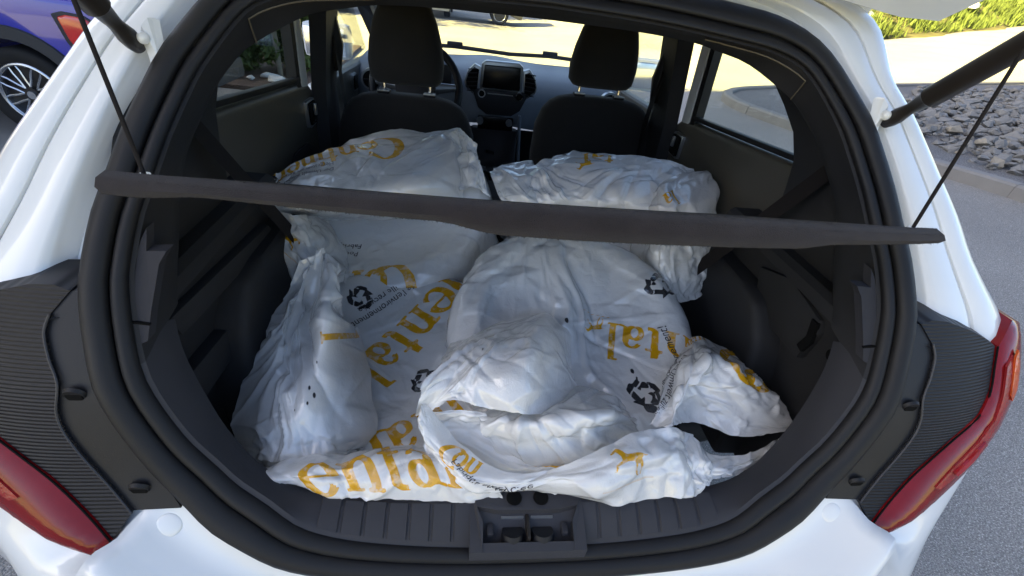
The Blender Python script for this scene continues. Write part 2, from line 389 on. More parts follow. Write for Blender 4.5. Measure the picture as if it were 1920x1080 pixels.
# ------------------------------------------------------------------ other cars
def paint(name, c): return mat(name, c, .25, .5, coat=1)
M['blue'] = paint('blue_paint', (.016, .022, .36)); M['dark'] = paint('dark_grey_paint', (.03, .032, .036)); M['silver'] = paint('pale_paint', (.55, .55, .53)); M['greypaint'] = paint('grey_paint', (.12, .12, .12))
M['clad'] = mat('grey_cladding', (.03, .032, .036), .6, .4, bump=.3, bscale=900); M['rim'] = mat('machined_rim', (.55, .57, .6), .22, .5, metal=.9); M['rimdark'] = mat('black_rim', (.012, .012, .014), .35, .5)
def wheel_obj(parent, x, y, r, side, detail=True):
    bm = bmesh.new()
    prof = [(.62, .085), (.70, .10), (.85, .115), (.96, .105), (1.0, .085), (1.0, -.085), (.96, -.105), (.85, -.115), (.7, -.1), (.62, -.085)]
    n = 40
    V = [(r*a*math.cos(2*math.pi*k/n), b, r*a*math.sin(2*math.pi*k/n)) for k in range(n) for a, b in prof]
    w = link(bpy.data.objects.new('wheel', None), parent); w.location = (x, y, r); w.empty_display_size = .1
    mobj('tyre', V, grid_faces(n, len(prof), True, True), M['tyre'], w)
    bm = bmesh.new(); bmesh.ops.create_cone(bm, cap_ends=True, segments=32, radius1=r*.64, radius2=r*.64, depth=.10, matrix=Matrix.Rotation(rad(90), 4, 'X'))
    bobj('rim_well', bm, M['rimdark'], w)
    ro = r*.69
    V = [(a*math.cos(2*math.pi*k/n), side*b, a*math.sin(2*math.pi*k/n)) for k in range(n) for a, b in ((ro, .095), (ro-.012, .108), (ro-.022, .10), (ro-.024, .05))]
    mobj('rim', V, grid_faces(n, 4, False, True), M['rim'], w)
    if detail:
        for k in range(8):            # twin loop spokes
            a = 2*math.pi*k/8+.1
            loop = [(.055, 0), (.10, .018), (.16, .035), (ro-.028, .052), (ro-.02, .02), (ro-.02, -.02), (ro-.028, -.052), (.16, -.035), (.10, -.018)]
            P = [(math.cos(a)*u-math.sin(a)*v, side*.088, math.sin(a)*u+math.cos(a)*v) for u, v in loop]
            bm = bmesh.new(); tube_bm(bm, P+[P[0]], .0085, 6, False); bobj('spoke', bm, M['rim'], w)
        bm = bmesh.new(); disc_bm(bm, (0, side*.085, 0), .05, 'y', .03); bobj('hub', bm, M['rimdark'], w)
        bm = bmesh.new(); disc_bm(bm, (0, side*.105, 0), .028, 'y', .012); bobj('hub_cap', bm, M['rim'], w)
def other_car(name, label, m, loc, rz, L=3.9, Wd=1.74, H=1.5, wb=2.5, ro=.8, wr=.32, cladding=True, detail=True, group=None, belt=.95):
    t = thing(name, label, 'car', group, loc=loc); t.rotation_euler = (0, 0, rz)      # origin under the rear axle, nose along +x
    ar = wr+.07; front = wb+(L-wb-ro)
    def arch(cx):
        return [(cx+ar*math.cos(a), wr+ar*math.sin(a)) for a in np.linspace(0, math.pi, 15)]
    low = .22
    poly = [(-ro+.05, low), ] + [(x, z) for x, z in arch(0)[::-1] if z > low] + [(x, z) for x, z in arch(wb)[::-1] if z > low] + \
           [(front-.05, low), (front, .45), (front-.05, .78), (front-.7, belt-.05), (.95*wb-.3, belt+.02), (0, belt+.05), (-ro+.14, belt+.03), (-ro+.03, .75), (-ro, .5)]
    prism('body', poly, 'y', -Wd/2, Wd/2, m, t, bev=.05, seg=3)
    gp = [(-ro+.14, belt), (wb*.85, belt), (wb*.5, H-.04), (.0, H), (-ro+.42, H-.06)]
    V = []
    for (x, z) in gp:
        k = (z-belt)/(H-belt); V.append((x, -Wd/2+.06+.14*k, z))
    for (x, z) in gp:
        k = (z-belt)/(H-belt); V.append((x, Wd/2-.06-.14*k, z))
    n = len(gp); F = [tuple(range(n)), tuple(range(2*n-1, n-1, -1))]+[(i, (i+1) % n, n+(i+1) % n, n+i) for i in range(n)]
    mobj('glasshouse', V, F, M['winglass'], t, smooth=False)
    prism('roof', [(-ro+.40, H-.05), (0, H), (wb*.5, H-.04), (wb*.5, H-.01), (0, H+.03), (-ro+.38, H-.02)], 'y', -Wd/2+.19, Wd/2-.19, m, t, bev=.008)
    for s in (-1, 1):
        ys = s*(Wd/2+.004)
        tube('belt_strip', [(-ro+.16, s*(Wd/2-.035), belt+.055), (.0, s*(Wd/2-.03), belt+.065), (wb*.9, s*(Wd/2-.03), belt+.03)], .016, M['chrome'], t, 6)
        if cladding:
            for cx in (0, wb):
                A = np.linspace(-.15, math.pi+.15, 25)
                rowsc = [[(cx+(ar-.012)*math.cos(a), s*(Wd/2-.03), wr+(ar-.012)*math.sin(a)) for a in A], [(cx+(ar-.012)*math.cos(a), s*(Wd/2+.018), wr+(ar-.012)*math.sin(a)) for a in A],
                         [(cx+(ar+.07)*math.cos(a), s*(Wd/2+.016), wr+(ar+.07)*math.sin(a)) for a in A], [(cx+(ar+.082)*math.cos(a), s*(Wd/2-.02), wr+(ar+.082)*math.sin(a)) for a in A]]
                loft('arch_cladding', rowsc, M['clad'], t)
        # lamps wrap the corners
        lp = [(-ro+.42, belt-.065), (-ro+.35, belt-.045), (-ro+.22, belt-.055), (-ro+.12, belt-.12), (-ro+.14, belt-.23), (-ro+.25, belt-.335), (-ro+.34, belt-.35), (-ro+.39, belt-.23)]
        y0, y1 = sorted((s*(Wd/2-.30), s*(Wd/2+.012)))
        prism('lamp_surround', [(x*1+(.0), z) for x, z in lp], 'y', y0, y1, M['clad'], t, bev=.01)
        cxm, czm = -ro+.27, belt-.17
        lq = [(cxm+(x-cxm)*.86-.012, czm+(z-czm)*.86) for x, z in lp]
        y0, y1 = sorted((s*(Wd/2-.28), s*(Wd/2+.022)))
        prism('tail_lamp', lq, 'y', y0, y1, M['minilamp'], t, bev=.018, seg=3)
        box('headlamp', (front-.10, s*(Wd/2-.24), .72), (.16, .34, .14), M['clearlamp'], t, bev=.03)
        for cx in (0, wb): wheel_obj(t, cx, s*(Wd/2-.115), wr, s, detail and s > 0)
    box('number_plate', (front+.006, 0, .42), (.015, .5, .11), M['plate'], t)
    box('grille', (front-.02, 0, .58), (.06, .9, .18), M['clad'], t, bev=.02)
    box('bumper', (-ro+.06, 0, .34), (.2, Wd-.1, .2), M['clad'] if cladding else m, t, bev=.05)
    return t
M['minilamp'] = mat('bright_red_lens', (.62, .02, .015), .1, .6, coat=1, bump=.3, bscale=60, var=.45, vscale=9)
M['clearlamp'] = mat('clear_headlamp', (.5, .52, .55), .1, .6, coat=1); M['plate'] = mat('pale_plate', (.7, .7, .66), .4, .4)
other_car('parked_car', 'bright blue hatchback with red tail lamp and dark wheel arches beside the white car', M['blue'], (-3.36, 4.27, 0), math.pi)
other_car('parked_car', 'dark grey car parked far ahead, wheels seen through the windscreen', M['dark'], (.9, 18.9, 0), math.pi, L=4.4, wb=2.7, H=1.5, cladding=False, detail=False, group=None)
other_car('parked_car', 'pale cream car with square lamp parked far ahead left of the dark car', M['silver'], (-1.75, 21.6, 0), -math.pi/2, L=4.3, H=1.7, cladding=False, detail=False)
other_car('parked_car', 'grey car at the far left edge of the lot, seen past the driver seat', M['greypaint'], (-4.6, 17.0, 0), math.pi*.97, L=4.3, H=1.5, cladding=False, detail=False)

# ------------------------------------------------------------------ the white hatchback
M['cover'] = mat('pocket_cover_plastic', (.018, .018, .019), .6, .3, bump=.4, bscale=1200, var=.2, vscale=8)
M['seamlight'] = mat('pale_trim_edge', (.10, .085, .06), .6, .3)  # paler line along the header seam
M['beadm'] = mat('dark_edge_bead', (.03, .03, .034), .5, .4)
M['seam'] = mat('grey_sealer', (.30, .30, .29), .7, .3)
CAR = thing('hatchback_car', 'white hatchback with open boot full of bagged tyres', 'car')
GZ = np.array([.5, .60, .64, .68, .72, .76, .80, .92, 1.05, 1.29, 1.42, 1.5])
GY = np.array([-.07, -.065, -.062, -.056, -.042, -.014, .009, .06, .145, .35, .50, .60])
_z = np.linspace(.4, 1.6, 1201); _y = np.interp(_z, GZ, GY); _k = np.exp(-.5*(np.arange(-60, 61)/14)**2); _k /= _k.sum()
_ys = np.convolve(np.pad(_y, 60, 'reflect', reflect_type='odd'), _k, 'valid')
def g(z): return np.interp(z, _z, _ys)               # how far forward the tailgate opening lies at height z
def G(x, z): return g(z) + .9*max(0, abs(x)-.62)**2

R0h = [(0, 1.437), (.18, 1.432), (.345, 1.419), (.411, 1.410), (.462, 1.392), (.497, 1.364), (.53, 1.315), (.549, 1.283), (.566, 1.243), (.581, 1.203), (.594, 1.155),
       (.606, 1.11), (.611, 1.06), (.612, 1.03), (.607, .985), (.593, .922), (.568, .866), (.533, .81), (.498, .772), (.462, .738), (.418, .710), (.362, .675), (.29, .652), (.20, .638), (.10, .630), (0, .628)]
def resample(P, n):
    D = catmull(P, 600); s = np.concatenate([[0], np.cumsum(np.linalg.norm(np.diff(D, axis=0), axis=1))])
    u = np.linspace(0, s[-1], n); return np.stack([np.interp(u, s, D[:, k]) for k in range(D.shape[1])], 1)
NH = 72
half = resample(R0h, NH)
full = np.concatenate([half, half[::-1][1:-1]*np.array([-1, 1])])
NL = len(full)
tg = np.roll(full, -1, 0)-np.roll(full, 1, 0); tg /= np.linalg.norm(tg, axis=1)[:, None]
nin = np.stack([tg[:, 1], -tg[:, 0]], 1)
nin *= np.sign(np.sum(nin*(np.array([0, 1.03])-full), axis=1))[:, None]
def ring(off, dy): 
    p = full+nin*off; return [(x, g(z)+dy, z) for x, z in p]
def seal(name, off, dy, rx, ry, m, parent):
    rows = []
    for k in range(12):
        a = 2*math.pi*k/12; rows.append(ring(off+rx*math.cos(a), dy-ry*math.sin(a)))
    return mobj(name, [p for r in rows for p in r], grid_faces(12, NL, True, True), m, parent)
ws = seal('weatherstrip', .0155, .0, .0160, .0155, M['rubber'], CAR)
seal('inner_lip', .0405, .010, .0100, .013, M['rubber'], ws)

# inner trim frame: from the seal into the boot
Eh = [(0, .53, 1.362), (.17, .53, 1.360), (.28, .524, 1.354), (.33, .515, 1.345), (.38, .50, 1.334), (.42, .478, 1.315), (.47, .44, 1.283), (.494, .41, 1.255), (.515, .37, 1.22), (.531, .335, 1.18), (.543, .295, 1.14),
      (.550, .26, 1.09), (.552, .23, 1.04), (.551, .20, 1.0), (.546, .165, .96), (.532, .135, .915), (.508, .108, .868), (.482, .085, .815), (.452, .066, .772), (.415, .046, .748), (.37, .031, .731), (.31, .021, .722), (.22, .015, .718), (.11, .012, .719), (0, .012, .719)]
E_half = resample(Eh, NH); E_full = np.concatenate([E_half, E_half[::-1][1:-1]*np.array([-1, 1, 1])])
r1 = np.array(ring(.046, .012)); r2 = np.array(ring(.055, .016)); Em = r2*.35+E_full*.65; Em[:, 2] += .004
low = np.array([p[1] < .90 for p in full])
def frame_part(name, sel, m):
    idx = [i for i in range(NL) if sel(i)]
    # contiguous run over the loop
    st = next(i for i in idx if (i-1) % NL not in idx); run = []; i = st
    while i in set(idx): run.append(i); i = (i+1) % NL
    rows = [[tuple(r[k]) for k in run] for r in (r1, r2, (r2*.7+E_full*.3)+np.array([0, -.001, .0015]), Em, E_full, E_full+(np.array([0, .012, -.008]) if name == 'sill_trim' else np.array([0, .03, .008])))]
    if name == 'sill_trim': rows.append([(x*1.13, y+.015, z-.05) for x, y, z in rows[-1]]); rows.append([(x*1.06, y+.01, z-.12) for x, y, z in rows[-1]])
    else: rows.append([(x*1.055, y+.05, z+.01) for x, y, z in rows[-1]])
    return loft(name, rows, m, CAR, auto=50)
i0 = next(i for i in range(NH) if half[i, 1] < .935 and half[i, 0] > .4)
i1 = next(i for i in range(NH) if half[i, 1] < 1.375 and half[i, 0] > .4)
sill = frame_part('sill_trim', lambda i: i0 <= i <= NL-i0, M['sill'])
for s in (1, -1):
    dp = frame_part('pillar_trim', (lambda i: i1 <= i <= i0) if s > 0 else (lambda i: NL-i0 <= i <= NL-i1), M['trim'])
frame_part('header_trim', lambda i: i <= i1 or i >= NL-i1, M['trim'])
# seams of the header cover on both upper corners
for s in (1, -1):
    ks = [(i1-q if s > 0 else (NL-i1+q) % NL) for q in range(9, -1, -1)]
    P = [tuple(r2[k]*(.62+.02*q)+E_full[k]*(.38-.02*q)+np.array([0, -.004, 0])) for q, k in enumerate(ks)]
    k = ks[-1]; P += [tuple((r2[k]*.5+E_full[k]*.5)+np.array([0, -.004, -.004])), tuple(E_full[k]*.9+r2[k]*.1+np.array([0, -.004, -.006]))]
    tube('seam', P, .0013, M['seamlight'], CAR, 6)
# raised bands across the sill
jc = NL//2
for i in range(-9, 10):
    xc = i*.034+.0
    if abs(xc) < .095: continue
    def on(x, f):
        zr = np.interp(abs(x), half[::-1][:30, 0], half[::-1][:30, 1])
        a = np.array([x, g(zr+.055)+.016, zr+.055]); k = np.argmin(np.abs(E_half[NH//2:, 0]-abs(x)))+NH//2
        b = np.array([x, E_half[k, 1], E_half[k, 2]]); p = a*(1-f)+b*f; p[2] += .0028+.003*math.sin(math.pi*f); p[1] -= .001
        return tuple(p)
    rows = [[on(xc+d, f) for f in np.linspace(.04, .93, 7)] for d in (-.0152, -.0135, .0135, .0152)]
    rows[0] = [(x, y, z-.003) for x, y, z in rows[0]]; rows[3] = [(x, y, z-.003) for x, y, z in rows[3]]
    loft('sill_band', rows, M['sill'], sill, auto=30)
# grey cut-out pieces on the pillar trims
def on_trim(x, z, push): return (x, g(z)+push, z)
ins = [(.548, 1.088), (.546, 1.075), (.545, 1.064), (.520, 1.065), (.528, 1.051), (.536, .996), (.539, .964), (.549, .960), (.559, .993), (.560, 1.024), (.557, 1.056), (.553, 1.075)]
for s in (1, -1):
    o = thing_part = mobj('trim_insert', [(s*x, g(z)+.016, z) for x, z in ins]+[(s*x, g(z)+.034, z) for x, z in ins],
             [tuple(range(12)), tuple(range(23, 11, -1))]+[(i, (i+1) % 12, 12+(i+1) % 12, 12+i) for i in range(12)], M['greytrim'], CAR, smooth=False)
    box('slit', (s*.548, g(.985)+.015, .985), (.024, .004, .003), M['void'], o, rot=Matrix.Rotation(s*-.12, 3, 'Y'))

# latch in the middle of the sill
lat = link(bpy.data.objects.new('latch_housing', None), CAR); lat.empty_display_size = .05
def sillpt(x, f, up=0):   # f from outer (0) to inner (1) edge of the sill slope
    a = np.array([x, -.046+.0, .712]); b = np.array([x, .022, .70+.006]); p = a*(1-f)+b*f; return p
lo_y, hi_y = -.052, .024
def lz(y): return np.interp(y, [-.06, -.045, -.02, .012, .03], [.690, .696, .708, .722, .718])
def slab(name, xy, h0, h1, m, parent):
    n = len(xy); V = [(x, y, lz(y)+h1) for x, y in xy]+[(x, y, lz(y)+h0) for x, y in xy]
    return mobj(name, V, [tuple(range(n)), tuple(range(2*n-1, n-1, -1))]+[(i, n+i, n+(i+1) % n, (i+1) % n) for i in range(n)], m, parent, smooth=False)
slab('frame', [(-.092, -.058), (-.072, -.058), (-.072, -.02), (-.082, .0), (-.092, .026)], -.02, .008, M['sill'], lat)
slab('frame', [(.092, -.058), (.092, .026), (.082, .0), (.072, -.02), (.072, -.058)], -.02, .008, M['sill'], lat)
slab('frame', [(-.072, -.058), (.072, -.058), (.072, -.046), (-.072, -.046)], -.02, .007, M['sill'], lat)
slab('bridge', [(-.092, .026), (-.082, .0), (-.05, -.006), (.05, -.006), (.082, .0), (.092, .026)], -.02, .0095, M['sill'], lat)
slab('recess', [(-.075, -.05), (.075, -.05), (.08, .0), (-.08, .0)], -.05, -.022, M['void'], lat)
for s in (-1, 1):
    bm = bmesh.new(); disc_bm(bm, (s*.022, .010, lz(.010)+.0095), .0125, 'z', .0012); bobj('finger_hole', bm, M['void'], lat)
    bm = bmesh.new(); tube_bm(bm, [(s*.024, -.034, .690), (s*.024, -.028, .702)], [.019, .017], 16); bobj('bolt', bm, M['bracket'], lat)
    box('catch_plate', (s*.024, -.010, .704), (.036, .003, .012), M['satin'], lat)
    box('clip', (s*.060, -.026, .700), (.010, .018, .012), M['greytrim'], lat, bev=.002)
box('striker', (0, -.024, .703), (.006, .04, .016), M['strut'], lat, bev=.002)
box('base_plate', (0, -.045, .690), (.13, .006, .006), M['satin'], lat)

# painted quarter panels round the opening
Bh = [(0, .575, 1.497), (.20, .585, 1.495), (.40, .60, 1.485), (.50, .60, 1.475), (.59, .59, 1.455), (.648, .545, 1.415), (.656, .47, 1.342), (.679, .417, 1.297), (.706, .378, 1.252), (.733, .342, 1.208), (.764, .292, 1.152),
      (.788, .25, 1.10), (.818, .212, 1.055), (.850, .182, 1.015), (.866, .155, .975), (.872, .12, .92), (.86, .085, .86), (.80, .04, .80), (.73, .0, .765)]
Bq = resample(Bh, 58)
kq = next(i for i in range(NH) if half[i, 1] < .79 and half[i, 0] > .4)
Ih = half[:kq]; Iq = resample(Ih, 58)
prof = [(0, .040), (.05, .052), (.14, .056), (.20, .052), (.25, .026), (.285, .010), (.32, .004), (.42, -.001), (.55, -.005), (.580, -.004), (.592, .005), (.608, .006), (.622, -.004), (.65, -.009), (.78, -.016), (.9, -.012), (.97, -.001), (1.0, .012)]
for s in (1, -1):
    rows = []
    for t, dy in prof:
        r = []
        for i in range(58):
            x0, z0 = Iq[i]; a = np.array([x0-.004, g(z0), z0]); p = a*(1-t)+Bq[i]*t
            up = max(0, 1-i/16)
            r.append((s*p[0], p[1]+dy*(1-.4*up), p[2]+(.012*up if .2 < t < .95 else 0)))
        rows.append(r)
    rows.append([(s*(x*1.012), y+.05, z+.004) for x, y, z in Bq]); rows.append([(s*(x*1.02), y+.25, z+.01) for x, y, z in Bq])
    q = loft('quarter_panel', rows, M['white'], CAR, auto=50)
    # body filler seam in the channel
    P = [rows[11][i] for i in range(14, 46)]
    tube('seam_groove', [(x, y-.0002, z) for x, y, z in P], .0011, M['seam'], q, 6)
    # strut bracket
    br = mobj('strut_bracket', [], [], M['white'], CAR)
    poly = [(s*.556, .362, 1.316), (s*.560, .358, 1.319), (s*.566, .350, 1.310), (s*.572, .352, 1.297), (s*.566, .345, 1.275), (s*.552, .322, 1.245), (s*.544, .33, 1.27)]
    n = len(poly); V = poly+[(x-s*.005, y+.007, z) for x, y, z in poly]
    mobj('plate', V, [tuple(range(n)), tuple(range(2*n-1, n-1, -1))]+[(i, (i+1) % n, n+(i+1) % n, n+i) for i in range(n)], M['white'], br, smooth=False)
    bm = bmesh.new(); bmesh.ops.create_uvsphere(bm, u_segments=14, v_segments=8, radius=.008, matrix=Matrix.Translation((s*.563, .342, 1.296))); bobj('ball_stud', bm, M['white'], br)
    # gas strut
    b0 = np.array([s*.580, .345, 1.290]); dv = np.array([s*.03, -.69, .72]); dv /= np.linalg.norm(dv)
    pt = lambda t: tuple(b0+dv*t)
    tube('gas_strut', [pt(-.012), pt(0), pt(.012), pt(.028), pt(.034), pt(.055), pt(.060), pt(.25), pt(.30)], [.009, .012, .0125, .0095, .0095, .0125, .0165, .0165, .0165], M['strut'], CAR, 16)
    tube('gas_strut_rod', [pt(.30), pt(.60)], .005, M['chrome'], CAR, 10)

# bumper corners below the lamps
rowsb = [[], [], [], [], [], [], []]
cols = [((.86, .09, .83), (.865, .085, .815), (.87, .07, .78), (.87, .05, .72), (.86, .03, .62), (.86, .03, .45), (.84, .06, .26)),
        ((.72, .006, .772), (.725, -.002, .765), (.735, -.012, .74), (.745, -.028, .70), (.74, -.04, .60), (.74, -.04, .45), (.72, 0, .26)),
        ((.61, -.020, .722), (.625, -.03, .716), (.655, -.045, .706), (.69, -.062, .68), (.70, -.085, .60), (.70, -.085, .45), (.68, -.04, .26)),
        ((.556, -.004, .766), (.578, -.026, .732), (.60, -.048, .704), (.64, -.085, .672), (.655, -.115, .60), (.655, -.115, .45), (.64, -.06, .26))]
for i in range(kq, NH):
    x, z = half[i]; n2 = -nin[i]; f = (i-kq)/(NH-1-kq)
    a = (x-.004*n2[0], g(z)+.006, z-.004*n2[1]); b = (x+.05*n2[0], g(z)-.012-.01*f, z+.03*n2[1]); c = (x+.075*n2[0], g(z)-.045-.02*f, z+.045*n2[1])
    dd = (x+.11*n2[0], g(z)-.085-.06*f, z+.065*n2[1]); e = (x*1.08, g(z)-.115-.05*f, .58); ff = (x*1.08, g(z)-.115-.05*f, .45); gg = (x*1.05, g(z)-.06, .26)
    cols.append((a, b, c, dd, e, ff, gg))
for s in (1, -1):
    CC = np.array([catmull([(s*c[k][0], c[k][1], c[k][2]) for k in range(7)], 25) for c in cols])
    CC[:6] = np.stack([catmull(CC[[0, 1, 2, 3, 4, 5], j], 6) for j in range(25)], 1)
    bp = loft('bumper', [[tuple(CC[i, j]) for i in range(len(cols))] for j in range(25)], M['white'], CAR, auto=None)
    from mathutils.bvhtree import BVHTree
    bv = BVHTree.FromPolygons([v.co[:] for v in bp.data.vertices], [p.vertices[:] for p in bp.data.polygons])
    for (x, z, rr) in ((.515, .728, .017),):
        hit, nrm, _, _ = bv.ray_cast(Vector((s*x, -1, z+.35)), Vector((0, 1, -.35)).normalized())
        if hit is None: continue
        bm = bmesh.new(); bmesh.ops.create_uvsphere(bm, u_segments=24, v_segments=12, radius=rr)
        bmesh.ops.scale(bm, vec=(1, 1, .16), verts=bm.verts); bmesh.ops.rotate(bm, matrix=nrm.to_track_quat('Z', 'Y').to_matrix(), verts=bm.verts)
        bmesh.ops.translate(bm, vec=hit-nrm*.0002, verts=bm.verts); bobj('body_plug', bm, M['white'], bp)

# lamp brackets, ribbed covers and tail lamps
def gpanel(name, poly, s, off, m, parent, thick=.05, dome=0, bend=True):
    """outline in (x,z) laid on the rear face of the car, with real thickness"""
    bm = bmesh.new(); vs = [bm.verts.new((x, 0, z)) for x, z in poly]; bm.faces.new(vs)
    cx = sum(p[0] for p in poly)/len(poly); cz = sum(p[1] for p in poly)/len(poly)
    xs_ = [p[0] for p in poly]; zs_ = [p[1] for p in poly]
    for k in np.arange(min(xs_), max(xs_), .012)[1:]: bmesh.ops.bisect_plane(bm, geom=list(bm.verts)+list(bm.edges)+list(bm.faces), plane_co=(k, 0, 0), plane_no=(1, 0, 0))
    for k in np.arange(min(zs_), max(zs_), .012)[1:]: bmesh.ops.bisect_plane(bm, geom=list(bm.verts)+list(bm.edges)+list(bm.faces), plane_co=(0, 0, k), plane_no=(0, 0, 1))
    edge = {v for e in bm.edges if len(e.link_faces) == 1 for v in e.verts}
    fr = list(bm.faces)
    ex = bmesh.ops.extrude_face_region(bm, geom=fr); back = [v for v in ex['geom'] if isinstance(v, bmesh.types.BMVert)]; bs = set(back)
    P = np.array(poly)
    for v in bm.verts:
        x, z = v.co.x, v.co.z; y = G(x, z)+off
        if v in bs: y += thick
        elif dome:
            a = P; b = np.roll(P, -1, 0); ab = b-a; tt = np.clip(((np.array([x, z])-a)*ab).sum(1)/(ab**2).sum(1), 0, 1); dd = np.linalg.norm(a+ab*tt[:, None]-np.array([x, z]), axis=1).min()
            y -= dome*(1-math.exp(-dd/.012))
        v.co = (s*x, y, z)
    return bobj(name, bm, m, parent, auto=40)
brk = [(.600, 1.03), (.620, 1.028), (.640, 1.005), (.646, .985), (.640, .958), (.630, .93), (.634, .895), (.628, .868), (.608, .832), (.582, .796), (.556, .763), (.496, .765), (.52, .80), (.555, .855), (.58, .91), (.595, .97)]
rib = [(.618, 1.030), (.640, 1.036), (.668, 1.034), (.72, 1.02), (.765, 1.003), (.79, .990), (.788, .961), (.784, .925), (.768, .890), (.712, .856), (.655, .810), (.60, .754), (.580, .732), (.556, .763), (.582, .796), (.608, .832), (.628, .868), (.634, .895), (.630, .93), (.640, .958), (.646, .985), (.640, 1.005)]
lamp = [(.795, .990), (.790, .961), (.785, .924), (.769, .888), (.713, .854), (.656, .808), (.601, .752), (.581, .730), (.598, .712), (.66, .735), (.725, .768), (.79, .80), (.85, .85), (.875, .91), (.880, .97), (.868, 1.012), (.835, 1.022)]
inner = [(.824, .985), (.820, .93), (.812, .885), (.775, .848), (.72, .808), (.675, .768), (.69, .763), (.735, .785), (.785, .810), (.835, .855), (.857, .91), (.860, .975), (.845, 1.003)]
amber = [(.828, .99), (.824, .945), (.822, .915), (.835, .90), (.852, .92), (.855, .975), (.84, 1.003)]
spot = [(.785, .842), (.755, .82), (.725, .80), (.735, .793), (.775, .815), (.81, .845), (.80, .852)]
def shrink(P, k, dx=0, dz=0):
    c = np.mean(P, 0); return [(c[0]+(x-c[0])*k+dx, c[1]+(z-c[1])*k+dz) for x, z in P]
inner = shrink(inner, .80, -.012, .004); spot = shrink(spot, .8, -.016, .010); amber = shrink(amber, .72, -.008, 0)
nt = M['ribbed'].node_tree; b = nt.nodes['Principled BSDF']
tc = nt.nodes.new('ShaderNodeTexCoord'); wv = nt.nodes.new('ShaderNodeTexWave'); wv.bands_direction = 'Z'; wv.inputs['Scale'].default_value = 66; bpn = nt.nodes.new('ShaderNodeBump'); bpn.inputs['Strength'].default_value = .5; bpn.inputs['Distance'].default_value = .002
mp = nt.nodes.new('ShaderNodeMapping'); nt.links.new(tc.outputs['Object'], mp.inputs[0]); nt.links.new(mp.outputs[0], wv.inputs['Vector']); nt.links.new(wv.outputs[1], bpn.inputs['Height']); nt.links.new(bpn.outputs[0], b.inputs['Normal'])
for s in (1, -1):
    bk = gpanel('lamp_bracket', brk, s, -.006, M['bracket'], CAR, .06)
    for (x, z) in ((.613, .915), (.548, .79)):
        bm = bmesh.new(); tube_bm(bm, [(s*x, G(x, z)-.004, z), (s*x, G(x, z)-.0085, z-.001)], [.0145, .0125], 20); o = bobj('bump_stop', bm, M['rubber'], bk)
        bm = bmesh.new(); tube_bm(bm, [(s*x, G(x, z)-.0088, z-.001), (s*x, G(x, z)-.0095, z-.001)], [.0105, .010], 16); bobj('bump_stop_tip', bm, M['void'], o)
    gpanel('ribbed_cover', rib, s, -.0085, M['ribbed'], CAR, .06)
    L = gpanel('tail_lamp', lamp, s, -.012, M['darkred'], CAR, .075, dome=.012)
    gpanel('lens', inner, s, -.0250, M['clearlens'], L, .004, dome=.003)
    gpanel('brake_lens', spot, s, -.0295, M['redlens'], L, .004, dome=.003)
    gpanel('turn_lens', amber, s, -.0295, M['orange'] if s > 0 else M['redlens'], L, .004, dome=.003)
    for pl in (rib[13:], [lamp[k] for k in range(0, 8)]):
        tube('edge_bead', [(s*x, G(x, z)-.011, z) for x, z in catmull(pl, 60)], .0016, M['beadm'] if len(pl) > 8 else M['void'], bk, 6)
# raised tailgate, hinged on the roof edge
tgx = [0, .2, .38, .5, .58, .63, .65]
rowsT = []
for (y0, z0, k, b0) in ((.545, 1.505, 1.0, .0), (.50, 1.475, 1.0, .0), (.46, 1.47, 1.02, .01), (.38, 1.54, 1.08, .03), (.18, 1.76, 1.12, .05), (-.05, 2.02, 1.1, .06), (-.28, 2.26, 1.05, .1), (-.32, 2.30, 1.03, .1)):
    r = []
    for x in [-v for v in tgx[::-1]]+tgx[1:]:
        u = abs(x)/.65; r.append((x*k*1.02, y0, z0-.05*u**2+(.11*max(0, u-.88)**1.0 if True else 0)))
    rowsT.append(r)
tgt = loft('tailgate', rowsT, M['white'], CAR)
loft('outer_skin', [[(x*1.01, y+.03, z+.07-.03*abs(x)) for x, y, z in r] for r in rowsT], M['white'], tgt)
for x in (.33, .40, -.33, -.40):
    tube('hinge_arm', [(x, .56, 1.445), (x+.005, .545, 1.46), (x+.02, .52, 1.466), (x+.03, .50, 1.49)], .008, M['greytrim'], tgt, 6)
# sides and roof
for s in (1, -1):
    prism('side_panel', [(.3, .3), (2.7, .3), (2.7, .90), (2.3, .93), (.60, .99), (.3, .97)], 'x', *sorted((s*.73, s*.82)), M['white'], CAR, bev=.015)
    prism('cant_rail', [(.60, 1.40), (.9, 1.46), (1.9, 1.42), (2.5, 1.05), (2.56, 1.08), (1.95, 1.47), (.9, 1.50), (.56, 1.48)], 'x', *sorted((s*.56, s*.645)), M['white'], CAR, bev=.01)
rows = [[(x, y, z-.06*(x/.6)**2) for x in np.linspace(-.62, .62, 13)] for y, z in ((.575, 1.497), (.9, 1.515), (1.4, 1.51), (1.8, 1.48), (1.95, 1.45))]
loft('roof_panel', rows, M['white'], CAR)

